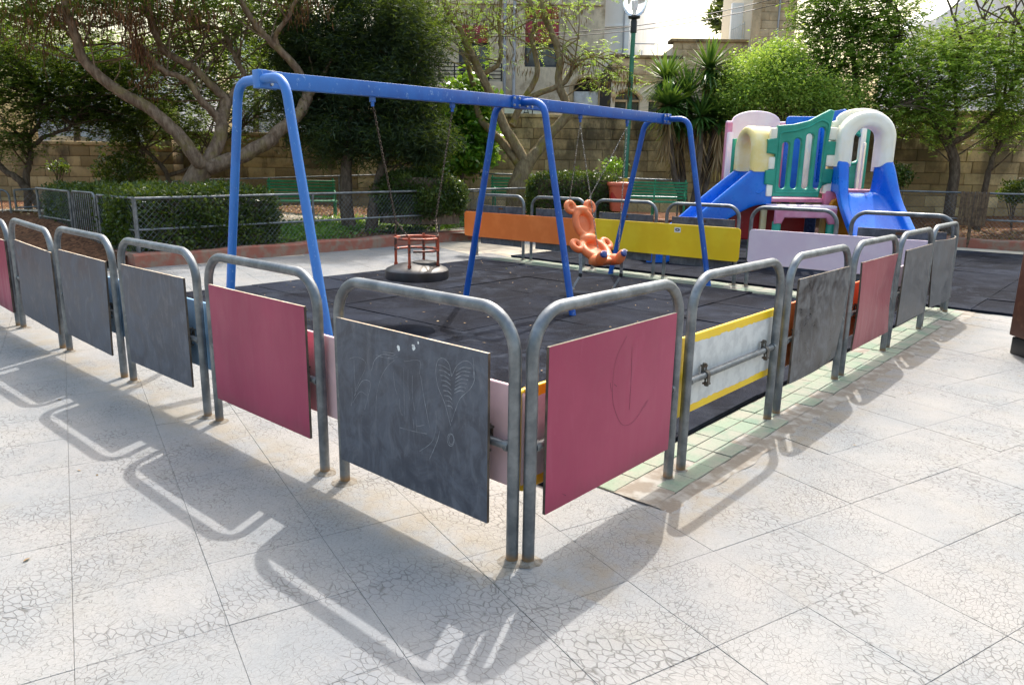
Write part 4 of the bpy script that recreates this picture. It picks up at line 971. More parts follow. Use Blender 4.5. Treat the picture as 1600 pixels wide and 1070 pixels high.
# garden gate
gt = thing('garden_gate', 'small galvanised gate of upright bars beside the hedge', 'gate', (-12.22, YF+.13, .1))
MB().tube(fillet([(0, 0, 0), (0, 0, .93), (1.0, 0, .93), (1.0, 0, 0)], .1, 5), .018, 8).tube([(0, 0, .08), (1.0, 0, .08)], .015, 8).build('gate_frame', 'galv', gt)
for k in range(10): MB().tube([(.09+k*.091, 0, .08), (.09+k*.091, 0, .92)], .009, 6).build('bar', 'galv', gt)
h2 = P(6, 297, 14.6); gt2 = thing('hoop_gate', 'pale galvanised hoop gate at the left edge behind the barriers', 'gate', (h2[0]-.7, h2[1]-.6, .1), RZV)
MB().tube(fillet([(0, 0, 0), (0, 0, h2[2]-.1), (1.0, 0, h2[2]-.1), (1.0, 0, 0)], .16, 6), .02, 8).build('gate_frame', 'galv', gt2)
for k in range(5): MB().tube([(.17+k*.165, 0, .1), (.17+k*.165, 0, h2[2]-.12)], .009, 6).build('bar', 'galv', gt2)
# wooden slat panel on the right hand fence
wp = P(1493, 300, 15.35); SP = thing('slat_panel', 'weathered wooden slat panel tied to the right hand fence', 'panel', (wp[0], YK-.02, .3), rad(6))
for k in range(8):
    MB().box((.05+k*.066, random.uniform(-.006, .006), .52), (.058, .02, .72+random.uniform(-.02, .02)), bevel=.003).build('slat', 'wood', SP)
MB().tube([(.28, .02, -.3), (.28, .02, .2)], .03, 8).build('post', 'wood', SP)
# small clamp-on grit

# ------------------------------------------------------------------ rear stone walls
blk = [MB().box((0, 0, 0), (1, 1, 1), bevel=.018).mesh('stone_block', m_, True, 25) for m_ in ('stone', 'stone_low')]
blk_far = MB().box((0, 0, 0), (1, 1, 1), bevel=.012).mesh('stone_block', 'stone_far', True, 25)
def stone_wall(name, label, cat, a, b, z0, z1, me, course=.27, bl=.55, thick=.5, core='mortar', coping=True, maxn=300):
    a = np.array(a[:2], float); b = np.array(b[:2], float); L = np.linalg.norm(b-a); d = (b-a)/L
    w_ = thing(name, label, cat, (a[0], a[1], z0), math.atan2(d[1], d[0]))
    MB().box((L/2, thick/2+.02, (z1-z0)/2), (L-.01, thick-.04, z1-z0-.01)).build('core', core, w_, smooth=False)
    nc = round((z1-z0)/course); ch = (z1-z0)/nc; cnt = 0
    rows = []
    for r in range(nc-1, -1, -1):
        x = -random.uniform(0, bl*.6) if r % 2 else 0
        while x < L:
            ln = bl*random.uniform(.8, 1.25); x0, x1 = max(x, 0), min(x+ln, L)
            if L-x1 < .1: x1 = L
            if x1-x0 > .05: rows.append((x0, x1, r))
            x += ln
            if x1 == L: break
    ex = MB()
    for i, (x0, x1, r) in enumerate(rows):
        c = ((x0+x1)/2, .07+random.uniform(-.008, .008), (r+.5)*ch); sz = (x1-x0-.012, .18, ch-.012)
        if i < maxn:
            o = link('stone_block', me, None, w_, c); o.scale = sz; o.rotation_euler = (random.gauss(0, .006), 0, random.gauss(0, .006))
        else: ex.box(c, sz)
    if ex.v:
        o = ex.build('far_blocks', me.materials[0], w_, smooth=False); o['kind'] = 'stuff'
    if coping: MB().box((L/2, thick/2, z1-z0+.05), (L+.06, thick+.1, .1), bevel=.02).build('coping', me.materials[0], w_)
    return w_
zA, zM, zR = P(170, 228, 19.8)[2], P(860, 186, 20.)[2], P(1460, 178, 18.6)[2]
w0, w1, w2, w3, w4 = ground_at(-330, 19.5), ground_at(258, 20.), ground_at(560, 20.2), ground_at(1130, 20.), ground_at(2000, 18.2)
stone_wall('garden_wall', 'low weathered stone wall behind the trees on the left', 'wall', w0, w1, .3, zA, blk[1], .29, .62)
stone_wall('garden_wall', 'stained limestone wall behind the leaning pine trunks', 'wall', w1, w2, .35, P(420, 214, 20.)[2], blk[1], .29, .62)
stone_wall('garden_wall', 'tall soot streaked limestone wall behind the middle tree and lamp post', 'wall', w2, w3, .4, zM, blk[0], .28, .6)
stone_wall('garden_wall', 'tall shaded limestone wall behind the slides on the right', 'wall', w3, w4, .4, zR, blk[0], .28, .6)
pp_ = ground_at(262, 19.6); pl = thing('wall_pillar', 'square stone pillar standing above the low wall on the left', 'pillar', (pp_[0], pp_[1], .3), RZV)
for k in range(9): o = link('stone_block', blk[1], None, pl, (0, 0, .15+k*.3)); o.scale = (.72, .6, .29)
MB().box((0, 0, 2.76), (.85, .72, .1), bevel=.02).build('cap', 'stone_low', pl)
# white sign on the wall
sg = P(788, 188, 19.75); k_ = 19.75/FPX
SG = thing('wall_sign', 'white board with a circled letter standing on the wall behind the swing beam', 'sign', tuple(sg), RZV)
MB().box((33*k_, 0, 13*k_), (66*k_, .03, 25*k_), bevel=.004).build('board', 'white', SG)
cx_ = 34*k_; cz_ = 13*k_
MB().tube([(cx_+.17*math.cos(a*.26), -.02, cz_+.17*math.sin(a*.26)) for a in range(24)], .014, 4, closed=True).tube([(cx_-.09, -.02, cz_-.11), (cx_, -.02, cz_+.13), (cx_+.09, -.02, cz_-.11)], .014, 4).tube([(cx_-.05, -.02, cz_-.03), (cx_+.05, -.02, cz_-.03)], .012, 4).build('emblem', 'iron', SG)
MB().box((57*k_, -.018, 9*k_), (.16, .006, .02)).box((56*k_, -.018, 5*k_), (.13, .006, .02)).build('lettering', 'iron', SG)

# ------------------------------------------------------------------ buildings beyond the wall
def bframe(px, d):
    g = ground_at(px, d); return g
class Bld:
    'local frame: X to the right as seen, Y away, Z up, origin on the ground under pixel column px at distance d'
    def __init__(s, name, label, cat, px, d, yaw=0.):
        s.d = d; g = ground_at(px, d); s.g = g; s.rz = RZV+rad(yaw); s.ex = np.array([math.cos(s.rz), math.sin(s.rz), 0]); s.ey = np.array([-math.sin(s.rz), math.cos(s.rz), 0])
        s.o = thing(name, label, cat, tuple(g), s.rz)
    def xz(s, px, py):
        'local x,z of the ray through the pixel with the front plane y=0'
        r = FW+RT*(px-800)/FPX-UP*(py-535)/FPX; t_ = ((s.g-CAM)@s.ey)/(r@s.ey); q = CAM+r*t_-s.g; return q@s.ex, q[2]
    def rect(s, p0, p1, q0, q1):
        x0, _ = s.xz(p0, (q0+q1)/2); x1, _ = s.xz(p1, (q0+q1)/2); _, z1 = s.xz((p0+p1)/2, q0); _, z0 = s.xz((p0+p1)/2, q1); return x0, z0, x1, z1
    def box(s, name, p0, p1, q0, q1, y0, y1, mat, par=None, bevel=.01):
        x0, z0, x1, z1 = s.rect(p0, p1, q0, q1); return MB().box(((x0+x1)/2, (y0+y1)/2, (z0+z1)/2), (x1-x0, y1-y0, z1-z0), bevel=bevel).build(name, mat, par or s.o)
def R4(x0, z0, x1, z1): return [(x0, z0), (x1, z0), (x1, z1), (x0, z1)]
AP = Bld('apartment_block', 'weathered grey apartment block with red blinds and a black balcony rail', 'building', 800, 30)
x0, z0, x1, z1 = AP.rect(585, 943, -120, 300)
wins = [(717, 765, 66, 130), (820, 872, 68, 105), (824, 868, -30, -2), (640, 672, 60, 104), (720, 764, -34, 0)]
hls = [R4(*AP.rect(*w_)) for w_ in wins]; ax0, az0, ax1, az1 = AP.rect(896, 936, 122, 165)
cxa = (ax0+ax1)/2; hls.append([(ax0, az0), (ax1, az0), (ax1, az1-.45)]+[(cxa+(ax1-ax0)/2*math.cos(math.pi*j/10), az1-.45+.45*math.sin(math.pi*j/10)) for j in range(1, 10)]+[(ax0, az1-.45)])
plate('wall', R4(x0, 0, x1, z1), hls, .4, .01, 'facade', AP.o, T3((0, .2, 0)))
MB().box(((x0+x1)/2, 4.6, z1/2), (x1-x0, 8, z1)).build('rear_volume', 'facade', AP.o, smooth=False)
for k, w_ in enumerate(wins):
    a, b, c, d_ = AP.rect(*w_); wi = thing if 0 else None
    fr = MB(); t_ = .09
    for bx in (((a+c)/2, b+t_/2, c-a, t_), ((a+c)/2, d_-t_/2, c-a, t_), (a+t_/2, (b+d_)/2, t_, d_-b), (c-t_/2, (b+d_)/2, t_, d_-b), ((a+c)/2, (b+d_)/2, t_, d_-b)): fr.box((bx[0], .14, bx[1]), (bx[2], .08, bx[3]))
    wo = fr.build('window', 'winframe', AP.o, smooth=False)
    MB().box(((a*3+c)/4, .16, (b+d_)/2), ((c-a)/2-.08, .02, d_-b-.1)).build('pane', 'glass', wo, smooth=False); MB().box(((a+c*3)/4, .18, (b+d_)/2), ((c-a)/2-.08, .02, d_-b-.1)).build('pane', 'glass', wo, smooth=False)
for w_ in ((722, 762, 40, 67), (821, 873, 34, 67), (821, 873, 12, 30)): AP.box('red_blind', *w_, -.03, .10, 'redblind')
AP.box('red_blind', 634, 668, 28, 58, -.03, .10, 'redblind')
AP.box('balcony_slab', 686, 786, 131, 150, -.9, .0, 'facade')
rx0, rz0, rx1, rz1 = AP.rect(689, 784, 104, 131); mb = MB()
for k in range(5):
    z = rz0+.1+(rz1-rz0-.1)*k/4; mb.tube([(rx0, -.05, z), (rx0, -.85, z), (rx1, -.85, z), (rx1, -.05, z)], .022, 5)
rl = mb.build('railing', 'iron', AP.o)
for k in range(5): x = rx0+(rx1-rx0)*k/4; MB().tube([(x, -.85, rz0), (x, -.85, rz1)], .03, 5).build('rail_post', 'iron', rl)
for px in (789, 804): a, b, c, d_ = AP.rect(px-2, px+2, -80, 160); MB().tube([((a+c)/2, -.08, b), ((a+c)/2, -.08, d_)], .06, 8).build('drain_pipe', 'grey_plaster', AP.o)
dr = MB().box((cxa, .2, (az0+az1-.5)/2), (ax1-ax0-.04, .06, az1-az0-.5)).build('door', 'white', AP.o, smooth=False)
for s in (-.25, .25): MB().box((cxa+s*(ax1-ax0), .165, (az0+az1-.6)/2), ((ax1-ax0)*.36, .02, .5), bevel=.008).build('door_panel', 'white', dr)
MB().box((cxa, .3, az1-.25), (ax1-ax0, .02, .5)).build('fanlight', 'dark', AP.o, smooth=False)
MB().tube([(ax0-.08, 0, az0), (ax0-.08, 0, az1-.45)]+[(cxa-(ax1-ax0+.16)/2*math.cos(math.pi*j/10), 0, az1-.45+.53*math.sin(math.pi*j/10)) for j in range(1, 10)]+[(ax1+.08, 0, az1-.45), (ax1+.08, 0, az0)], .1, 6).build('door_surround', 'stone_far', AP.o)
for w_ in ((600, 700, 30, 36), (700, 943, 2, 8)): AP.box('string_course', *w_, -.08, .05, 'facade')
WB = Bld('white_house', 'tall white plastered house wall right of the apartment block', 'building', 962, 31, -20)
WB.box('wall', 942, 982, -150, 300, 0, 6, 'plaster', bevel=.02)
for q0 in (-60, 40): WB.box('ledge', 941, 983, q0, q0+3, -.08, 0, 'plaster')
WB.box('pipe', 976, 978, -150, 170, -.1, -.02, 'grey_plaster')
WB2 = Bld('white_house', 'pale plastered house sliver behind the lamp post', 'building', 990, 38)
WB2.box('wall', 978, 994, 25, 300, 0, 5, 'plaster'); WB2.box('roof_edge', 977, 995, 22, 26, -.1, 5, 'grey_plaster')
LB_ = Bld('stone_house', 'low limestone house with two arched windows behind the wall', 'building', 1008, 26)
x0, z0, x1, z1 = LB_.rect(955, 1065, 88, 300); hs = []
for (a, b) in ((961, 1000), (1014, 1052)):
    p0, q0, p1, q1 = LB_.rect(a, b, 143, 182); c = (p0+p1)/2; hs.append([(p0, q0), (p1, q0), (p1, q1-.28)]+[(c+(p1-p0)/2*math.cos(math.pi*j/10), q1-.28+.28*math.sin(math.pi*j/10)) for j in range(1, 10)]+[(p0, q1-.28)])
plate('wall', R4(x0, 0, x1, z1), hs, .4, .01, 'mortar_far', LB_.o, T3((0, .26, 0)))
MB().box(((x0+x1)/2, 3., z1/2), (x1-x0, 5, z1-.2)).build('rear_volume', 'dark', LB_.o, smooth=False)
for h in hs:
    c = sum(p[0] for p in h)/len(h); a = min(p[0] for p in h); b = max(p[0] for p in h); q0 = min(p[1] for p in h); q1 = max(p[1] for p in h)
    wo = MB().box((c, .2, q1-.30), (b-a, .06, .07)).box((c, .2, (q0+q1)/2-.15), (.06, .06, q1-q0-.3)).build('window', 'stone_far', LB_.o, smooth=False)
    MB().box((c, .32, (q0+q1)/2), (b-a, .02, q1-q0)).build('pane', 'glass', wo, smooth=False)
    MB().tube([(c+(b-a+.1)/2*math.cos(math.pi*j/10), .05, q1-.28+.33*math.sin(math.pi*j/10)) for j in range(11)], .06, 5).build('arch_moulding', 'stone_far', LB_.o)
def facade_blocks(B, p0, p1, q0, q1, holes=(), course=.27, bl=.55, y=.03):
    x0, z0, x1, z1 = B.rect(p0, p1, q0, q1); nc = max(1, round((z1-z0)/course)); ch = (z1-z0)/nc; n_ = 0
    for r in range(nc):
        x = x0-(random.uniform(.1, .4) if r % 2 else 0)
        while x < x1-.04:
            ln = bl*random.uniform(.85, 1.2); a, b = max(x, x0), min(x+ln, x1); zc = z0+(r+.5)*ch; x += ln
            if b-a < .08: continue
            if any(a < max(p[0] for p in h) and b > min(p[0] for p in h) and zc-ch/2 < max(p[1] for p in h)+.05 and zc+ch/2 > min(p[1] for p in h) for h in holes): continue
            o = link('stone_block', blk_far, None, B.o, ((a+b)/2, y, zc)); o.scale = (b-a-.012, .12, ch-.012); n_ += 1
facade_blocks(LB_, 955, 1065, 92, 190, hs)
LB_.box('parapet', 953, 1067, 87, 92, -.08, .5, 'stone_low')
PB = Bld('stone_house', 'limestone house front with a flat dark coping beside the white lattice', 'building', 1115, 29)
PB.box('core', 1052, 1186, 68, 300, .05, 5, 'mortar_far'); facade_blocks(PB, 1050, 1187, 66, 140); PB.box('coping', 1048, 1188, 62, 67, -.1, .6, 'stone_low')
TW = Bld('stone_tower', 'tall limestone block of a house with a grey drain pipe', 'building', 1210, 28)
TW.box('core', 1181, 1241, -160, 300, .06, 5, 'mortar_far'); facade_blocks(TW, 1179, 1242, -20, 110)
TW.box('pipe', 1218, 1220, -100, 90, -.1, -.02, 'grey_plaster'); TW.box('corner_pilaster', 1177, 1190, -100, 110, -.08, .05, 'stone_far')
LT = Bld('lattice_fence', 'white curved roof fence of thin upright bars beside the stone tower', 'fence', 1160, 29.6)
x0, z0, x1, z1 = LT.rect(1143, 1181, 30, 66); zs_ = lambda u: z0+(z1-z0)*(.62+.38*math.sin(u*1.5))
MB().tube([(x0+(x1-x0)*u, 0, zs_(u)-.08) for u in np.linspace(0, 1, 12)], .022, 6).tube([(x0, 0, z0+.05), (x1, 0, z0+.05)], .022, 6).build('rail', 'white', LT.o)
for k in range(13): u = k/12; MB().tube([(x0+(x1-x0)*u, 0, z0-.3), (x0+(x1-x0)*u, 0, zs_(u))], [.018, .012], 5).build('bar', 'white', LT.o)
LT.box('backing', 1146, 1183, 2, 66, .3, .5, 'plaster')
RL = Bld('roof_railing', 'thin grey railing frame on the roof of the low stone house', 'railing', 1008, 27.5)
x0, z0, x1, z1 = RL.rect(991, 1027, 69, 90); MB().tube([(x0, 0, z0), (x0, 0, z1), (x1, 0, z1), (x1, 0, z0)], .02, 5).tube([((x0*2+x1)/3, 0, z0), ((x0*2+x1)/3, 0, (z0+z1)/2)], .015, 5).build('frame', 'grey_plaster', RL.o)
WR = Bld('white_house', 'white gabled house glimpsed above the right hand trees', 'building', 1510, 36)
x0, z0, x1, z1 = WR.rect(1452, 1640, -60, 300); xr, zr = WR.xz(1500, 0)[0], WR.xz(1452, 28)[1]
plate('wall', [(x0, 0), (x1, 0), (x1, z1), (xr+2.5, z1), (x0, zr)], [], 5, .02, 'plaster', WR.o, T3((0, 2.6, 0)))
WR.box('eave', 1560, 1640, -14, -10, -.2, .2, 'grey_plaster')
GL = Bld('grey_house', 'grey and white house with louvred windows glimpsed through the left trees', 'building', 160, 27)
GL.box('wall', 55, 262, 70, 300, .05, 5, 'grey_plaster')
for (a, b) in ((72, 98), (140, 164), (222, 240)):
    wo = GL.box('window', a, b, 186, 226, -.02, .1, 'white')
    for k in range(8): x0, z0, x1, z1 = GL.rect(a+2, b-2, 190+k*4.4, 192.6+k*4.4); MB().box(((x0+x1)/2, -.04, (z0+z1)/2), (x1-x0, .05, z1-z0)).build('louvre', 'grey_plaster', wo, smooth=False)
GL.box('balcony', 100, 140, 214, 228, -.8, .05, 'stone_far'); GL.box('white_band', 55, 262, 120, 170, .0, .2, 'plaster')
GL2 = Bld('white_house', 'white house with vertical boards glimpsed past the left swing leg', 'building', 410, 27)
GL2.box('wall', 362, 470, 60, 300, .05, 4, 'plaster')
for k in range(8): GL2.box('board', 368+k*9, 371+k*9, 170, 226, -.03, .06, 'grey_plaster')

# ------------------------------------------------------------------ vegetation
def unit(a): return a/(np.linalg.norm(a, axis=-1, keepdims=True)+1e-9)
def leaf_quads(c, t, n, L, W):
    'diamond leaves: base c, axis t, normal n'
    s = unit(np.cross(n, t)); L = np.broadcast_to(np.asarray(L), (len(c),))[:, None]; W = np.broadcast_to(np.asarray(W), (len(c),))[:, None]
    nn = np.cross(t, s)
    V = np.stack([c, c+t*L*.45+s*W*.5+nn*L*.05, c+t*L, c+t*L*.45-s*W*.5+nn*L*.05], 1).reshape(-1, 3)
    return V
def quadF(n): return np.arange(n*4).reshape(-1, 4)
def clumps_in(lobe, n, shell=2.2):
    'n points inside an ellipsoid lobe (px,py,d,rx_px,ry_px,rd_m), biased to its outside'
    px, py, d, rx, ry, rd = lobe; k = d/FPX
    u = unit(rng.normal(size=(n, 3))); r = rng.random((n, 1))**(1/shell)
    return P(px, py, d)+(u[:, :1]*RH*rx*k+u[:, 1:2]*FH*rd+u[:, 2:]*np.array([0, 0, 1])*ry*k)*r
def crown_simple(lobes, per_px, nleaf, sig, L, W, droop=.0, rsize=.3):
    C = []; Vv = []
    for lb in lobes:
        n = int(lb[6]*per_px); c = clumps_in(lb[:6], n); tone = rng.random(n)
        off = rng.normal(size=(n, nleaf, 3))*np.array(sig)*rng.uniform(.6, 1.3, (n, 1, 1))
        C.append((c[:, None]+off).reshape(-1, 3)); Vv.append(np.clip(tone[:, None]*.65+rng.random((n, nleaf))*.35, 0, 1).ravel())
    C = np.concatenate(C); v = np.concatenate(Vv); n = len(C)
    t = rng.normal(size=(n, 3)); t[:, 2] = t[:, 2]*.6-droop; t = unit(t); nr = rng.normal(size=(n, 3)); nr[:, 2] += 1.2
    sc = rng.uniform(1-rsize, 1+rsize, n)
    return leaf_quads(C, t, unit(nr), L*sc, W*sc), v
def crown_frond(lobes, per_px, nfr, sig, FL, pairs, L, W, droop=.35):
    O = []; Vv = []
    for lb in lobes:
        n = int(lb[6]*per_px); c = clumps_in(lb[:6], n); tone = rng.random(n)
        O.append((c[:, None]+rng.normal(size=(n, nfr, 3))*np.array(sig)).reshape(-1, 3)); Vv.append(np.clip(tone[:, None]*.7+rng.random((n, nfr))*.3, 0, 1).ravel())
    o = np.concatenate(O); v = np.concatenate(Vv); n = len(o)
    d = rng.normal(size=(n, 3)); d[:, 2] = d[:, 2]*.35; d = unit(d); up = np.tile([0, 0, 1.], (n, 1)); s = unit(np.cross(d, up))
    fl = FL*rng.uniform(.7, 1.25, n)
    k = np.arange(1, pairs+1)/pairs
    pos = o[:, None]+d[:, None]*(k[None, :, None]*fl[:, None, None])-np.array([0, 0, 1])*(droop*fl[:, None, None]*k[None, :, None]**2)
    out = []
    for sg_ in (-1, 1):
        t = unit(s[:, None]*sg_+d[:, None]*.55+rng.normal(size=pos.shape)*.12-np.array([0, 0, .15]))
        nn = unit(np.array([0, 0, 1.])+rng.normal(size=pos.shape)*.35)
        out.append(leaf_quads(pos.reshape(-1, 3), t.reshape(-1, 3), nn.reshape(-1, 3), L, W))
    return np.concatenate(out), np.tile(np.repeat(v, pairs), 2)
def leaf_obj(name, V, v, mat, parent, org):
    F = quadF(len(V)//4); me = np_mesh(name, V-np.array(org), F, mat, np.repeat(v, 4)); return link(name, me, None, parent)
def limb_tube(mb, pts, r0, r1, org, n=8, jit=.0):
    q = spline(pts, 5); k = len(q); q = [p+rng.normal(size=3)*jit for p in q]
    mb.tube([p-np.array(org) for p in q], [r0+(r1-r0)*(i/(k-1))**.8 for i in range(k)], n)
def pxl(pts, d0, d1=None):
    d1 = d0 if d1 is None else d1; n = len(pts)
    return [P(x, y, d0+(d1-d0)*i/max(1, n-1)) for i, (x, y) in enumerate(pts)]
def twigs(mb, srcs, lobes, cnt, org, r=.012):
    for _ in range(cnt):
        lb = random.choice(lobes); e = clumps_in(lb[:6], 1, 1.6)[0]; s = np.array(min(random.sample(srcs, min(6, len(srcs))), key=lambda p: np.linalg.norm(np.array(p)-e)))
        mid = s+(e-s)*.5+rng.normal(size=3)*.15*np.linalg.norm(e-s)*.5+np.array([0, 0, .08])
        mb.tube([q-np.array(org) for q in spline([s, mid, e], 4)], [r*(1.6-1.2*i/8) for i in range(9)], 4, False)
def tree(label, base, limbs, lobes, crown, bark, leaf, ntw=60, pods=None, name='garden_tree', twr=.012, group=None):
    b = limbs[0][0][0]; org = np.array([b[0], b[1], float(hgt(b[0], b[1])) if base is None else base])
    t_ = thing(name, label, 'tree', tuple(org), 0, group)
    mb = MB(); src = []
    for pts, r0, r1 in limbs:
        limb_tube(mb, pts, r0, r1, org, 9, .008); src += [p for p in spline(pts, 4)][len(pts):]
    twigs(mb, src or [limbs[0][0][-1]], lobes, ntw, org, twr)
    mb.build('trunk', bark, t_, angle=80)
    V, v = crown
    o = leaf_obj('crown', V, v, leaf, t_, org)
    if pods:
        C = np.concatenate([clumps_in(lb[:6], lb[6]) for lb in pods]); n = 10
        c = (C[:, None]+rng.normal(size=(len(C), n, 3))*np.array([.07, .07, .10])).reshape(-1, 3); tt = rng.normal(size=(len(c), 3))*.16; tt[:, 2] = -1
        nr = rng.normal(size=(len(c), 3)); sc = rng.uniform(.6, 1.3, len(c))
        Vp = leaf_quads(c, unit(tt), unit(nr), .14*sc, .018*sc); o = leaf_obj('seed_pods', Vp, rng.random(len(c)), 'pod', t_, org); o['kind'] = 'stuff'
    return t_
gz = lambda px, d: on_ground(px, d)
# --- big branching tree on the left
b1 = np.array(gz(300, 14.2)); L1 = [
 ([b1-np.array([0, 0, .15]), P(300, 300, 14.2), P(322, 254, 14.1)], .27, .20),
 (pxl([(318, 258), (308, 250), (275, 207), (233, 171), (174, 135), (132, 95), (116, 50), (104, 17), (98, -40)], 14.1, 12.6), .15, .06),
 (pxl([(322, 256), (342, 219), (348, 182), (355, 157)], 14.1, 14.4), .14, .11), (pxl([(355, 157), (331, 135), (303, 107), (258, 81), (244, 56), (233, 22), (218, -20)], 14.4, 13.4), .09, .04),
 (pxl([(344, 190), (330, 172), (314, 157), (292, 126), (252, 109), (233, 87), (208, 66)], 14.3, 13.2), .09, .035), (pxl([(352, 175), (367, 140), (381, 120), (364, 84), (348, 50), (308, 36), (270, 20)], 14.4, 15), .07, .03),
 (pxl([(326, 262), (350, 254), (378, 244), (420, 221), (434, 207), (467, 179), (480, 151)], 14.1, 14.6), .16, .11), (pxl([(480, 152), (467, 112), (436, 78), (408, 50), (380, 10), (368, -20)], 14.6, 13.6), .09, .05),
 (pxl([(442, 86), (430, 60), (448, 30), (466, -6)], 14.3, 13.6), .06, .035), (pxl([(480, 152), (500, 128), (520, 90)], 14.6, 15), .07, .03)]
lo1 = [(90, 5, 13.4, 140, 34, 1.2, .9), (250, 0, 13.6, 130, 30, 1.2, .7), (60, 90, 16.0, 110, 60, .9, 1.1), (200, 100, 16.2, 90, 55, .9, .9), (320, 70, 16.2, 90, 60, .9, .9), (250, 150, 16.4, 90, 30, .7, .45), (420, 20, 15.8, 90, 50, .9, .7), (250, -60, 13.4, 260, 40, 2., 1.), (330, 130, 16.4, 60, 40, .6, .35), (120, 150, 16.2, 80, 35, .7, .5), (120, -150, 14.6, 300, 70, 2.6, 1.8), (380, -140, 15.2, 200, 60, 2.2, 1.1)]  # last two lobes: unseen canopy above the view, added to shade the crown
tree('large spreading tree with forked grey limbs and hanging brown pods, left of the pines', None, L1, lo1, crown_frond(lo1, 165, 6, .17, .25, 6, .08, .036), 'bark', 'leaf_mid', 130,
     [(150, 14, 12.6, 140, 24, .9, 85), (60, 30, 12.6, 80, 34, .8, 34), (213, 55, 12.6, 14, 36, .3, 44), (225, 85, 12.8, 10, 16, .2, 16), (300, 20, 13.0, 90, 22, .9, 36), (470, 10, 13.6, 50, 20, .6, 26), (235, 135, 13.6, 30, 14, .5, 12), (60, 70, 13.2, 70, 30, .6, 20)])
# --- dark pines
b2 = np.array(gz(545, 15.0)); b2b = np.array(gz(595, 15.0))
lo2 = [(560, 70, 15.4, 110, 90, 1.3, 1.9), (610, 150, 15.2, 85, 60, 1.2, 1.3), (500, 160, 15.6, 75, 75, 1.1, 1.2), (570, 215, 15.3, 110, 38, 1.2, 1.1), (640, 60, 15.0, 60, 80, 1.1, 1.), (540, -40, 15.6, 130, 50, 1.5, 1.2), (480, 90, 15.8, 60, 60, 1., .8), (660, 220, 15.0, 55, 30, .8, .6)]
tree('dark dense pine with leaning trunks behind the left swing', None, [([b2-np.array([0, 0, .1]), P(540, 290, 15), P(548, 200, 15.2), P(560, 60, 15.4), P(560, -60, 15.4)], .16, .05), ([b2b-np.array([0, 0, .1])+RH*-.25, P(588, 300, 15), P(600, 250, 15.1), P(618, 190, 15.2), P(640, 60, 15.1)], .14, .04)],
     lo2, crown_simple(lo2, 210, 56, .15, .15, .022, .2), 'bark_d', 'leaf_pine', 70, name='pine_tree')
# --- middle tree with lichen limbs
b3 = np.array(gz(808, 17.4)); L3 = [
 ([b3-np.array([0, 0, .15]), P(806, 300, 17.4), P(822, 254, 17.4)], .27, .20),
 (pxl([(822, 258), (806, 228), (791, 202), (775, 168), (760, 135), (746, 106), (732, 78), (721, 53), (704, 25), (682, -20)], 17.4, 16.6), .14, .06),
 (pxl([(815, 262), (800, 242), (786, 224), (758, 196), (746, 174), (744, 146), (735, 118), (730, 81), (742, 50)], 17.4, 17.8), .12, .05), (pxl([(748, 118), (762, 112), (775, 104), (783, 84), (780, 42), (785, -10)], 17.2, 17), .07, .035),
 (pxl([(824, 258), (842, 233), (864, 205), (887, 179), (884, 160), (873, 129), (875, 92), (864, 56), (850, 22), (843, -20)], 17.4, 17), .15, .06), (pxl([(800, 196), (815, 165), (836, 149), (878, 132), (892, 112), (898, 95)], 17.4, 17), .09, .05),
 (pxl([(812, 168), (822, 149), (839, 118), (836, 84), (831, 62), (836, 28), (820, -10)], 17.4, 17.2), .08, .045), (pxl([(898, 96), (909, 93), (937, 90), (955, 105), (968, 120)], 17, 16.8), .03, .012), (pxl([(895, 100), (880, 80), (905, 60)], 17, 17), .03, .015),
 (pxl([(700, 30), (668, 50), (650, 100), (642, 130)], 16.6, 16.2), .05, .03)]
lo3 = [(700, 20, 16.5, 80, 40, 1.2, .7), (790, 20, 17, 90, 45, 1.2, .75), (870, 10, 17, 70, 30, 1., .4), (760, 80, 17.2, 50, 35, .8, .28), (660, 60, 16.4, 40, 50, .8, .4), (915, 85, 16.9, 40, 22, .6, .3), (950, 120, 16.8, 36, 30, .5, .26), (985, 115, 16.8, 25, 30, .4, .2), (770, -60, 16.8, 180, 40, 1.6, .9), (845, 80, 17.4, 30, 30, .5, .16), (780, -140, 17.2, 220, 60, 2.2, 1.2)]  # last lobe is unseen crown overhead, added for the shade it throws
tree('crooked tree with yellow lichen on its limbs behind the middle of the swing frame', None, L3, lo3, crown_frond(lo3, 62, 4, .15, .22, 6, .065, .028), 'bark_l', 'leaf_light', 90,
     [(760, 30, 16.8, 90, 30, 1., 60), (690, 30, 16.4, 50, 30, .6, 36), (800, 90, 17, 40, 30, .5, 14), (910, 100, 16.8, 40, 18, .4, 22), (945, 130, 16.7, 30, 18, .3, 14), (975, 130, 16.7, 22, 25, .3, 16), (650, 90, 16.3, 20, 30, .3, 14), (870, 20, 16.9, 50, 20, .6, 20)])
# --- bright broadleaf bush
b4 = np.array(gz(725, 18.0)); lo4 = [(725, 190, 18.2, 48, 50, .8, .9), (735, 150, 18.2, 34, 25, .6, .4), (705, 240, 18.1, 50, 30, .7, .6), (745, 225, 18.2, 30, 40, .6, .4)]
tree('bright green broadleaf bush between the pines and the crooked tree', None, [([b4, P(722, 240, 18.1), P(728, 170, 18.2)], .07, .03)], lo4, crown_simple(lo4, 190, 24, .15, .17, .10, .3), 'bark_d', 'leaf_bright', 30, name='broadleaf_bush')
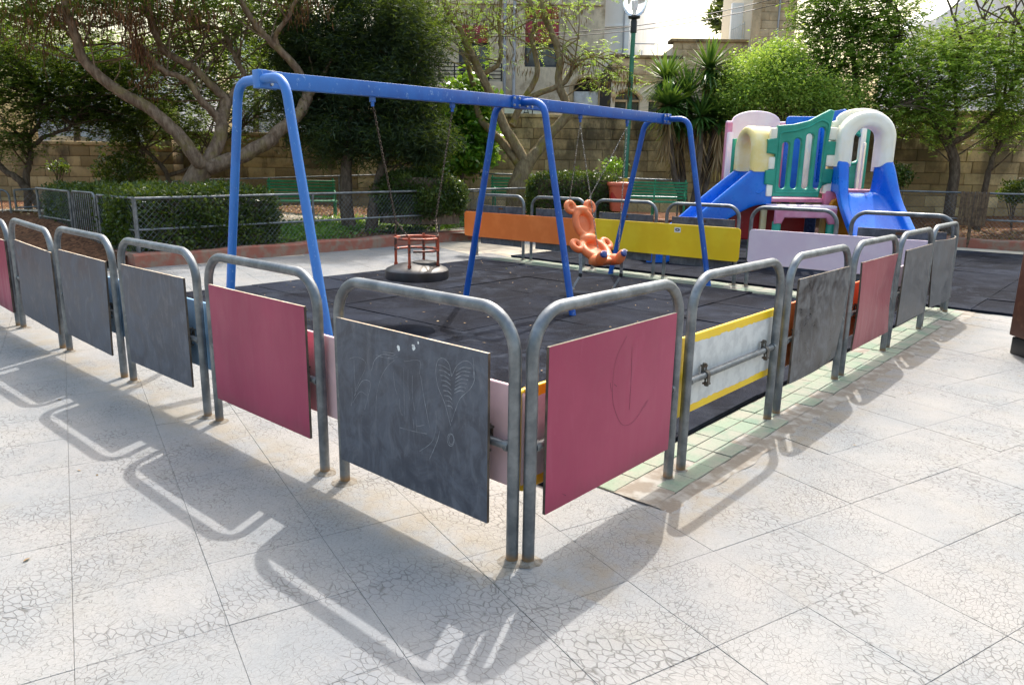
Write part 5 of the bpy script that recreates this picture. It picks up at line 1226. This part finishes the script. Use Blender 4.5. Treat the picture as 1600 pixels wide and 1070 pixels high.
# --- right hand trees
b6 = np.array(gz(1200, 17.6)); lo6 = [(1190, 130, 17.5, 70, 48, 1., 1.2), (1150, 160, 17.4, 45, 40, .8, .6), (1250, 150, 17.6, 60, 45, 1., .9), (1215, 95, 17.7, 50, 25, .8, .5), (1300, 165, 17.4, 50, 40, .8, .6)]
tree('light green small leaved tree behind the pink play arch', None, [([b6, P(1205, 230, 17.6), P(1215, 150, 17.6), P(1210, 110, 17.6)], .10, .03), (pxl([(1206, 220), (1170, 180), (1150, 150)], 17.6, 17.4), .05, .02), (pxl([(1210, 190), (1250, 170), (1290, 150)], 17.6, 17.5), .05, .02)], lo6, crown_simple(lo6, 230, 50, .15, .075, .036, .1), 'bark_d', 'leaf_light', 70)
b7 = np.array(gz(1330, 17.8)); lo7 = [(1330, 60, 18.2, 90, 60, 1.3, 1.5), (1290, 20, 18.3, 60, 50, 1.1, 1.), (1390, 40, 18., 60, 50, 1.1, .9), (1360, 120, 17.9, 90, 45, 1.2, 1.3), (1270, 100, 18.2, 55, 40, .9, .7), (1330, -40, 18.4, 100, 40, 1.4, 1.), (1440, 150, 17.7, 60, 50, 1., .8), (1320, 165, 17.8, 90, 30, 1., .7)]
tree('large dark green tree behind the cream arches of the slide', None, [([b7, P(1335, 240, 17.8), P(1340, 170, 18), P(1330, 60, 18.2)], .16, .05), (pxl([(1338, 190), (1380, 150), (1400, 60)], 18, 18), .07, .03), (pxl([(1338, 180), (1300, 130), (1285, 40)], 18, 18.2), .07, .03), (pxl([(1400, 110), (1405, 40), (1395, -10)], 17.9, 17.8), .03, .012)], lo7, crown_frond(lo7, 110, 6, .16, .22, 6, .085, .042), 'bark_d', 'leaf_green', 110)
b8 = np.array(gz(1488, 16.9)); b8b = np.array(gz(1535, 17.0))
lo8 = [(1470, 110, 16.8, 80, 55, 1.1, 1.3), (1540, 130, 16.6, 70, 60, 1.1, 1.2), (1600, 110, 16.4, 60, 70, 1.1, 1.1), (1500, 70, 17, 60, 35, .9, .6), (1580, 190, 16.8, 60, 35, .9, .7), (1440, 170, 16.8, 50, 30, .7, .5), (1660, 60, 16.4, 60, 80, 1.2, 1.), (1470, 200, 16.7, 40, 35, .5, .3), (1580, -60, 17, 160, 60, 2., .8)]
L8 = [([b8, P(1492, 260, 16.9), P(1482, 225, 16.9)], .13, .10), (pxl([(1482, 228), (1465, 200), (1450, 175), (1420, 165), (1395, 168)], 16.9, 16.6), .07, .02), (pxl([(1483, 226), (1520, 205), (1560, 170), (1590, 120), (1600, 60), (1575, 10)], 16.9, 16.6), .08, .025), (pxl([(1484, 222), (1495, 180), (1490, 120), (1500, 60), (1480, 0)], 16.9, 17), .06, .02),
      ([b8b, P(1545, 270, 17.), P(1555, 240, 17), P(1590, 190, 16.9)], .08, .04), (pxl([(1500, 100), (1540, 40), (1520, -10)], 17, 17), .03, .01), (pxl([(1570, 150), (1580, 60), (1610, 0)], 16.7, 16.7), .03, .012)]
tree('spreading green tree with bare upper twigs in front of the right hand wall', None, L8, lo8, crown_frond(lo8, 105, 6, .16, .22, 6, .078, .036), 'bark_d', 'leaf_light', 150)
# --- far left trees and twisted shrubs
b9 = np.array(gz(40, 15.6)); lo9 = [(40, 150, 15.8, 80, 50, 1., .9), (110, 175, 16, 60, 35, .8, .5), (20, 215, 15.4, 40, 30, .6, .35), (-40, 100, 15.4, 80, 90, 1.2, 1.), (150, 140, 16.2, 60, 40, .8, .5), (190, 190, 16.4, 50, 28, .7, .4)]
tree('dark twisted low tree at the left edge behind the gate', None, [([b9, P(42, 270, 15.6), P(48, 245, 15.6), P(45, 215, 15.7)], .08, .05), (pxl([(50, 228), (75, 212), (108, 200), (116, 185), (140, 175)], 15.6, 15.9), .05, .02), (pxl([(45, 215), (62, 192), (66, 165), (60, 130)], 15.7, 15.9), .05, .02), ([b9+RH*.3, P(30, 282, 15.5), P(5, 265, 15.5), P(-20, 230, 15.4)], .09, .05)], lo9, crown_frond(lo9, 150, 5, .16, .22, 6, .08, .036), 'bark_d', 'leaf_dark', 90)
b10 = np.array(gz(268, 17.0)); lo10 = [(195, 200, 17.4, 45, 40, .7, .7), (250, 180, 17.4, 55, 35, .7, .6), (300, 190, 17.4, 40, 35, .6, .45), (400, 170, 17.6, 50, 60, .8, .6), (430, 120, 17.8, 50, 50, .8, .6)]
tree('dark shrubby tree with a bent stem behind the large spreading tree', None, [([b10, P(262, 275, 17), P(238, 245, 17), P(215, 222, 17.2), P(205, 190, 17.3)], .07, .03), (pxl([(262, 275), (300, 262), (330, 240), (400, 180)], 17, 17.4), .05, .02)], lo10, crown_frond(lo10, 110, 5, .16, .22, 6, .085, .04), 'bark_d', 'leaf_dark', 50)

# backdrop trees beyond the wall
for k, (label, lobes, mt) in enumerate((('dark tree crown rising behind the low left wall', [(120, 120, 22, 120, 60, 1.6, 1.2), (0, 60, 22, 100, 90, 1.6, 1.2), (300, 100, 23, 90, 50, 1.4, .7)], 'leaf_dark'), ('dark green tree crown behind the big tree left of the pines', [(400, 90, 22, 80, 70, 1.4, 1.0), (460, 40, 22, 70, 70, 1.4, .8)], 'leaf_dark'), ('green tree crown beyond the right hand wall', [(1560, 60, 22, 90, 50, 1.6, .8), (1460, 70, 22.5, 50, 30, 1.2, .4)], 'leaf_mid'))):
    g = np.array(ground_at(lobes[0][0], lobes[0][2])); tree(label, 0., [([g, P(lobes[0][0], 200, lobes[0][2]), P(lobes[0][0], lobes[0][1], lobes[0][2])], .14, .05)], lobes, crown_simple(lobes, 80, 30, .2, .12, .065, .2), 'bark_d', mt, 50)
# norfolk pine
g = np.array(ground_at(1146, 42.)); org = g; NP = thing('norfolk_pine', 'thin tiered conifer silhouetted against the sky beside the white lattice', 'tree', tuple(g))
zt = P(1146, -30, 42.)[2]; MB().tube([(0, 0, 0), (0, 0, zt*.6), (0, 0, zt)], [.22, .14, .06], 8).build('trunk', 'bark_d', NP)
V = []; bm_ = MB()
for z, ln in ((P(1146, 56, 42)[2], 2.3), (P(1146, 38, 42)[2], 2.0), (P(1146, 22, 42)[2], 2.1), (P(1146, 6, 42)[2], 1.6), (P(1146, -14, 42)[2], 1.3)):
    for a in range(6):
        an = a*1.047+z; dv = np.array([math.cos(an), math.sin(an), 0]); pts = [np.array([0, 0, z])+dv*ln*u+np.array([0, 0, .35*u*u-.05*math.sin(6*u)])*ln*.5 for u in np.linspace(0, 1, 8)]
        bm_.tube(pts, [.035-.003*i for i in range(8)], 4)
        for _ in range(170):
            u = rng.random()**.7; p = pts[min(int(u*7), 6)]+rng.normal(size=3)*np.array([.16, .16, .07]); V.append(p)
bm_.build('branches', 'bark_d', NP); V = np.array(V); t_ = rng.normal(size=V.shape)*.6+unit(V*np.array([1, 1, 0])); t_[:, 2] += .4
leaf_obj('crown', leaf_quads(V, unit(t_), unit(rng.normal(size=V.shape)), .42, .12), rng.random(len(V)), 'leaf_pine', NP, (0, 0, 0))
# --- yucca
yb_ = np.array(gz(1085, 17.6)); YU = thing('yucca', 'tall spiky yucca cluster with a skirt of dry leaves behind the right swing leg', 'plant', tuple(yb_))
mb = MB(); V = []; Fq = []; vv = []; V2 = []; v2 = []
def blade(base, t, L, W, bend):
    s = unit(np.cross(t, [0, 0, 1.])+1e-6); pts = [base+t*L*u-np.array([0, 0, 1])*bend*L*u*u for u in (0, .4, .75, 1.)]; ww = (W*.7, W, W*.6, .002)
    o = []
    for i in range(3): o += [pts[i]-s*ww[i]/2, pts[i]+s*ww[i]/2, pts[i+1]+s*ww[i+1]/2, pts[i+1]-s*ww[i+1]/2]
    return o
for (px, py, sc) in ((1042, 125, 1.05), (1108, 108, 1.05), (1075, 150, 1.15), (1122, 148, 1.), (1045, 165, .95), (1095, 182, 1.), (1060, 190, .9), (1125, 185, .85)):
    c = P(px, py, 17.6+random.uniform(-.4, .4)); mb.tube([q-yb_ for q in spline([yb_+RH*random.uniform(-.2, .2), (yb_+c)/2+rng.normal(size=3)*.1, c], 4)], .07, 8)
    for k in range(210):
        el = math.asin(random.uniform(-.55, .98)); az = random.random()*6.283; t_ = np.array([math.cos(el)*math.cos(az), math.cos(el)*math.sin(az), math.sin(el)])
        V += blade(c, t_, .82*sc*random.uniform(.75, 1.1), .06, .10+.2*max(0, .3-t_[2])); vv += [random.random()*.6+.4*max(0, t_[2])]*12
    for k in range(110):
        az = random.random()*6.283; t_ = unit(np.array([math.cos(az)*.5, math.sin(az)*.5, -1.])); c2 = c-np.array([0, 0, random.uniform(.1, .9)])
        V2 += blade(c2+t_*.05, t_, .65*random.uniform(.6, 1.), .04, .1); v2 += [random.random()]*12
mb.build('stems', 'bark_d', YU)
for nm, a, b, mt in (('leaves', V, vv, 'leaf_yucca'), ('dry_skirt', V2, v2, 'leaf_dry')):
    A = np.array(a); link(nm, np_mesh(nm, A-yb_, quadF(len(A)//4), mt, np.array(b)), None, YU)
# --- hedges
def hedge(label, cx, cy, sx, sy, z0, z1, rz, n, rough=.06, mat='leaf_hedge', L=.07, W=.035, rnd=False, cat='hedge'):
    t_ = thing('clipped_hedge', label, cat, (cx, cy, z0), rz); h = z1-z0
    mb = MB(); k = 10
    def core(u, v):
        a = 2*math.pi*u; r = (abs(math.cos(a))**(2.2 if rnd else 8)+abs(math.sin(a))**(2.2 if rnd else 8))**(-1/(2.2 if rnd else 8)); tp = 1-.9*max(0, (v-.7)/.3)**(2 if rnd else 4)
        return ((sx/2-.09)*r*math.cos(a)*tp, (sy/2-.09)*r*math.sin(a)*tp, min(v*1.3, 1)*(h-.09)*(1 if v < .77 else 1))
    mb.grid(core, 24, 10); mb.build('branches', 'bark_d', t_)
    m_ = n; u = unit(rng.normal(size=(m_, 3)))
    pw = 2.4 if rnd else 6
    r = (np.abs(u)**pw).sum(1)**(-1/pw); c = u*r[:, None]*np.array([sx/2, sy/2, h/2]); c[:, 2] += h/2
    c *= 1+rng.normal(size=(m_, 1))*.02; c += rng.normal(size=(m_, 3))*rough*.6; wob = .05*np.sin(c[:, :1]*5+1)*np.sin(c[:, 1:2]*4)*np.array([[0, 0, 1]]); c += wob
    c = c[c[:, 2] > -.02]; m_ = len(c); nr = unit(u[:m_]+rng.normal(size=(m_, 3))*.7+np.array([0, 0, .5])); t2 = unit(np.cross(nr, rng.normal(size=(m_, 3)))+np.array([0, 0, .25])); sc = rng.uniform(.6, 1.3, m_)
    nz = np.clip(.35+.35*np.sin(c[:, 0]*6)*np.sin(c[:, 1]*5+c[:, 2]*7)+rng.random(m_)*.5-.1, 0, 1)
    leaf_obj('leaves', leaf_quads(c, t2, nr, L*sc, W*sc), nz, mat, t_, (0, 0, 0)); return t_
hedge('large clipped hedge behind the fence corner left of the swings', -10.35, 3.75, 1.3, 2.4, .12, 1.10, 0, 30000)
hedge('clipped hedge between the garden gate and the fence corner', -10.9, 3.0, 1.3, .8, .12, 1.08, 0, 11000)
hedge('clipped hedge left of the small garden gate', -13.2, 3.1, 1.7, 1.0, .1, 1.05, 0, 12000)
c = ground_at(655, 15.2); hedge('rounded clipped hedge behind the fence and the toddler swing', c[0], c[1], 1.85, 1.1, .38, P(655, 270, 15.2)[2], RZV, 20000, rnd=True)
c = ground_at(895, 16.4); hedge('clipped hedge behind the bear swing and litter bin', c[0], c[1], 1.9, 1.0, .3, P(895, 275, 16.4)[2], RZV, 16000)
for k, (px, py, d, r, lb) in enumerate(((1400, 275, 16.9, .34, 'small dark shrub right of the cream arch'), (1590, 300, 16.9, .36, 'small shrub in the bed at the right edge'), (195, 270, 17.2, .6, 'low glossy shrub in front of the low left wall'), (90, 262, 18.4, .25, 'small leafy sprig against the low left wall'), (960, 262, 17.6, .32, 'young yellow green shrub at the foot of the lamp post'))):
    c = P(px, py, d); g = (c[0], c[1], float(hgt(c[0], c[1]))); t_ = thing('garden_shrub', lb, 'shrub', g); n = (1000, 1000, 2600, 260, 380)[k]
    mb = MB()
    for q in range(7): e = np.array([0, 0, c[2]-g[2]])+rng.normal(size=3)*r*.5; mb.tube(spline([np.zeros(3), e*.5+rng.normal(size=3)*.05, e], 4), .01, 4, False)
    mb.build('stems', 'bark_d', t_)
    cc = np.array([0, 0, c[2]-g[2]])+unit(rng.normal(size=(n, 3)))*rng.random((n, 1))**.4*np.array([r*(1.9 if k == 2 else 1.1), r, r*.8])+rng.normal(size=(n, 3))*.04
    leaf_obj('leaves', leaf_quads(cc, unit(rng.normal(size=(n, 3))), unit(rng.normal(size=(n, 3))+np.array([0, 0, 1])), .09, .045), rng.random(n), 'leaf_bright' if k == 4 else 'leaf_hedge', t_, (0, 0, 0))
# --- ground cover and litter
def patch(n, fx, size, mat, name, label, cat, zr=(.0, .12), upb=1.4):
    p = fx(n); z = hgt(p[:, 0], p[:, 1])+rng.uniform(*zr, len(p)); c = np.column_stack([p, z]); t = rng.normal(size=c.shape); t[:, 2] *= .4; nr = rng.normal(size=c.shape); nr[:, 2] += upb
    sc = rng.uniform(.6, 1.4, len(c)); V = leaf_quads(c, unit(t), unit(nr), size*sc, size*.55*sc)
    v = np.clip(.5+.35*np.sin(p[:, 0]*3.1)*np.sin(p[:, 1]*2.7)+rng.normal(size=len(p))*.2, 0, 1); return stuff(leaf_obj(name, V, v, mat, None, (0, 0, 0)), label, cat)
def gc(n):
    out = []
    for (cx, cy, sx, sy, k) in ((-10.7, 5.6, .6, .7, .45), (-11.3, 7.2, .5, .9, .25), (-10.6, 8.9, .35, .8, .2), (-11.2, 10.3, .4, .5, .1)):
        out.append(np.array([cx, cy])+rng.normal(size=(int(n*k), 2))*np.array([sx, sy])*.7)
    p = np.concatenate(out); return p[p[:, 0] < XK-.3]
patch(15000, gc, .075, 'leaf_bright', 'ground_cover', 'low green ground cover spreading in the bed behind the fence', 'ground cover')
def lit(n):
    a = np.column_stack([rng.uniform(-15, XK-.3, n), rng.uniform(YF+.3, 12, n)]); b = np.column_stack([rng.uniform(-5, 6, n//2), rng.uniform(YK+.3, YK+2.2, n//2)]); c = np.column_stack([rng.uniform(-19, -13, n//3), rng.uniform(2.6, 7, n//3)])
    return np.concatenate([a, b, c])
patch(9000, lit, .06, 'leaf_dry', 'leaf_litter', 'dry brown leaf litter strewn over the planted beds', 'leaves', (.004, .02), 3)

# --- a few fallen leaves on the mats and the paving
n = 150; p = np.column_stack([rng.uniform(-6.8, -.3, n), rng.uniform(.7, 6.8, n)]); p2 = np.column_stack([rng.uniform(.3, 3, 9), rng.uniform(1, 6, 9)]); p3 = np.column_stack([rng.uniform(-5, 1, 4), rng.uniform(-1.6, -.1, 4)])
c = np.column_stack([np.concatenate([p, p2, p3]), np.concatenate([np.full(n, .036), np.full(13, .004)])]); t_ = rng.normal(size=c.shape); t_[:, 2] = .05; nr = rng.normal(size=c.shape)*.25; nr[:, 2] = 1
sc = rng.uniform(.5, 1.3, len(c)); stuff(leaf_obj('fallen_leaves', leaf_quads(c, unit(t_), unit(nr), .032*sc, .016*sc), rng.random(len(c)), 'leaf_dry', None, (0, 0, 0)), 'small dry leaves scattered over the rubber mats and paving', 'leaves')
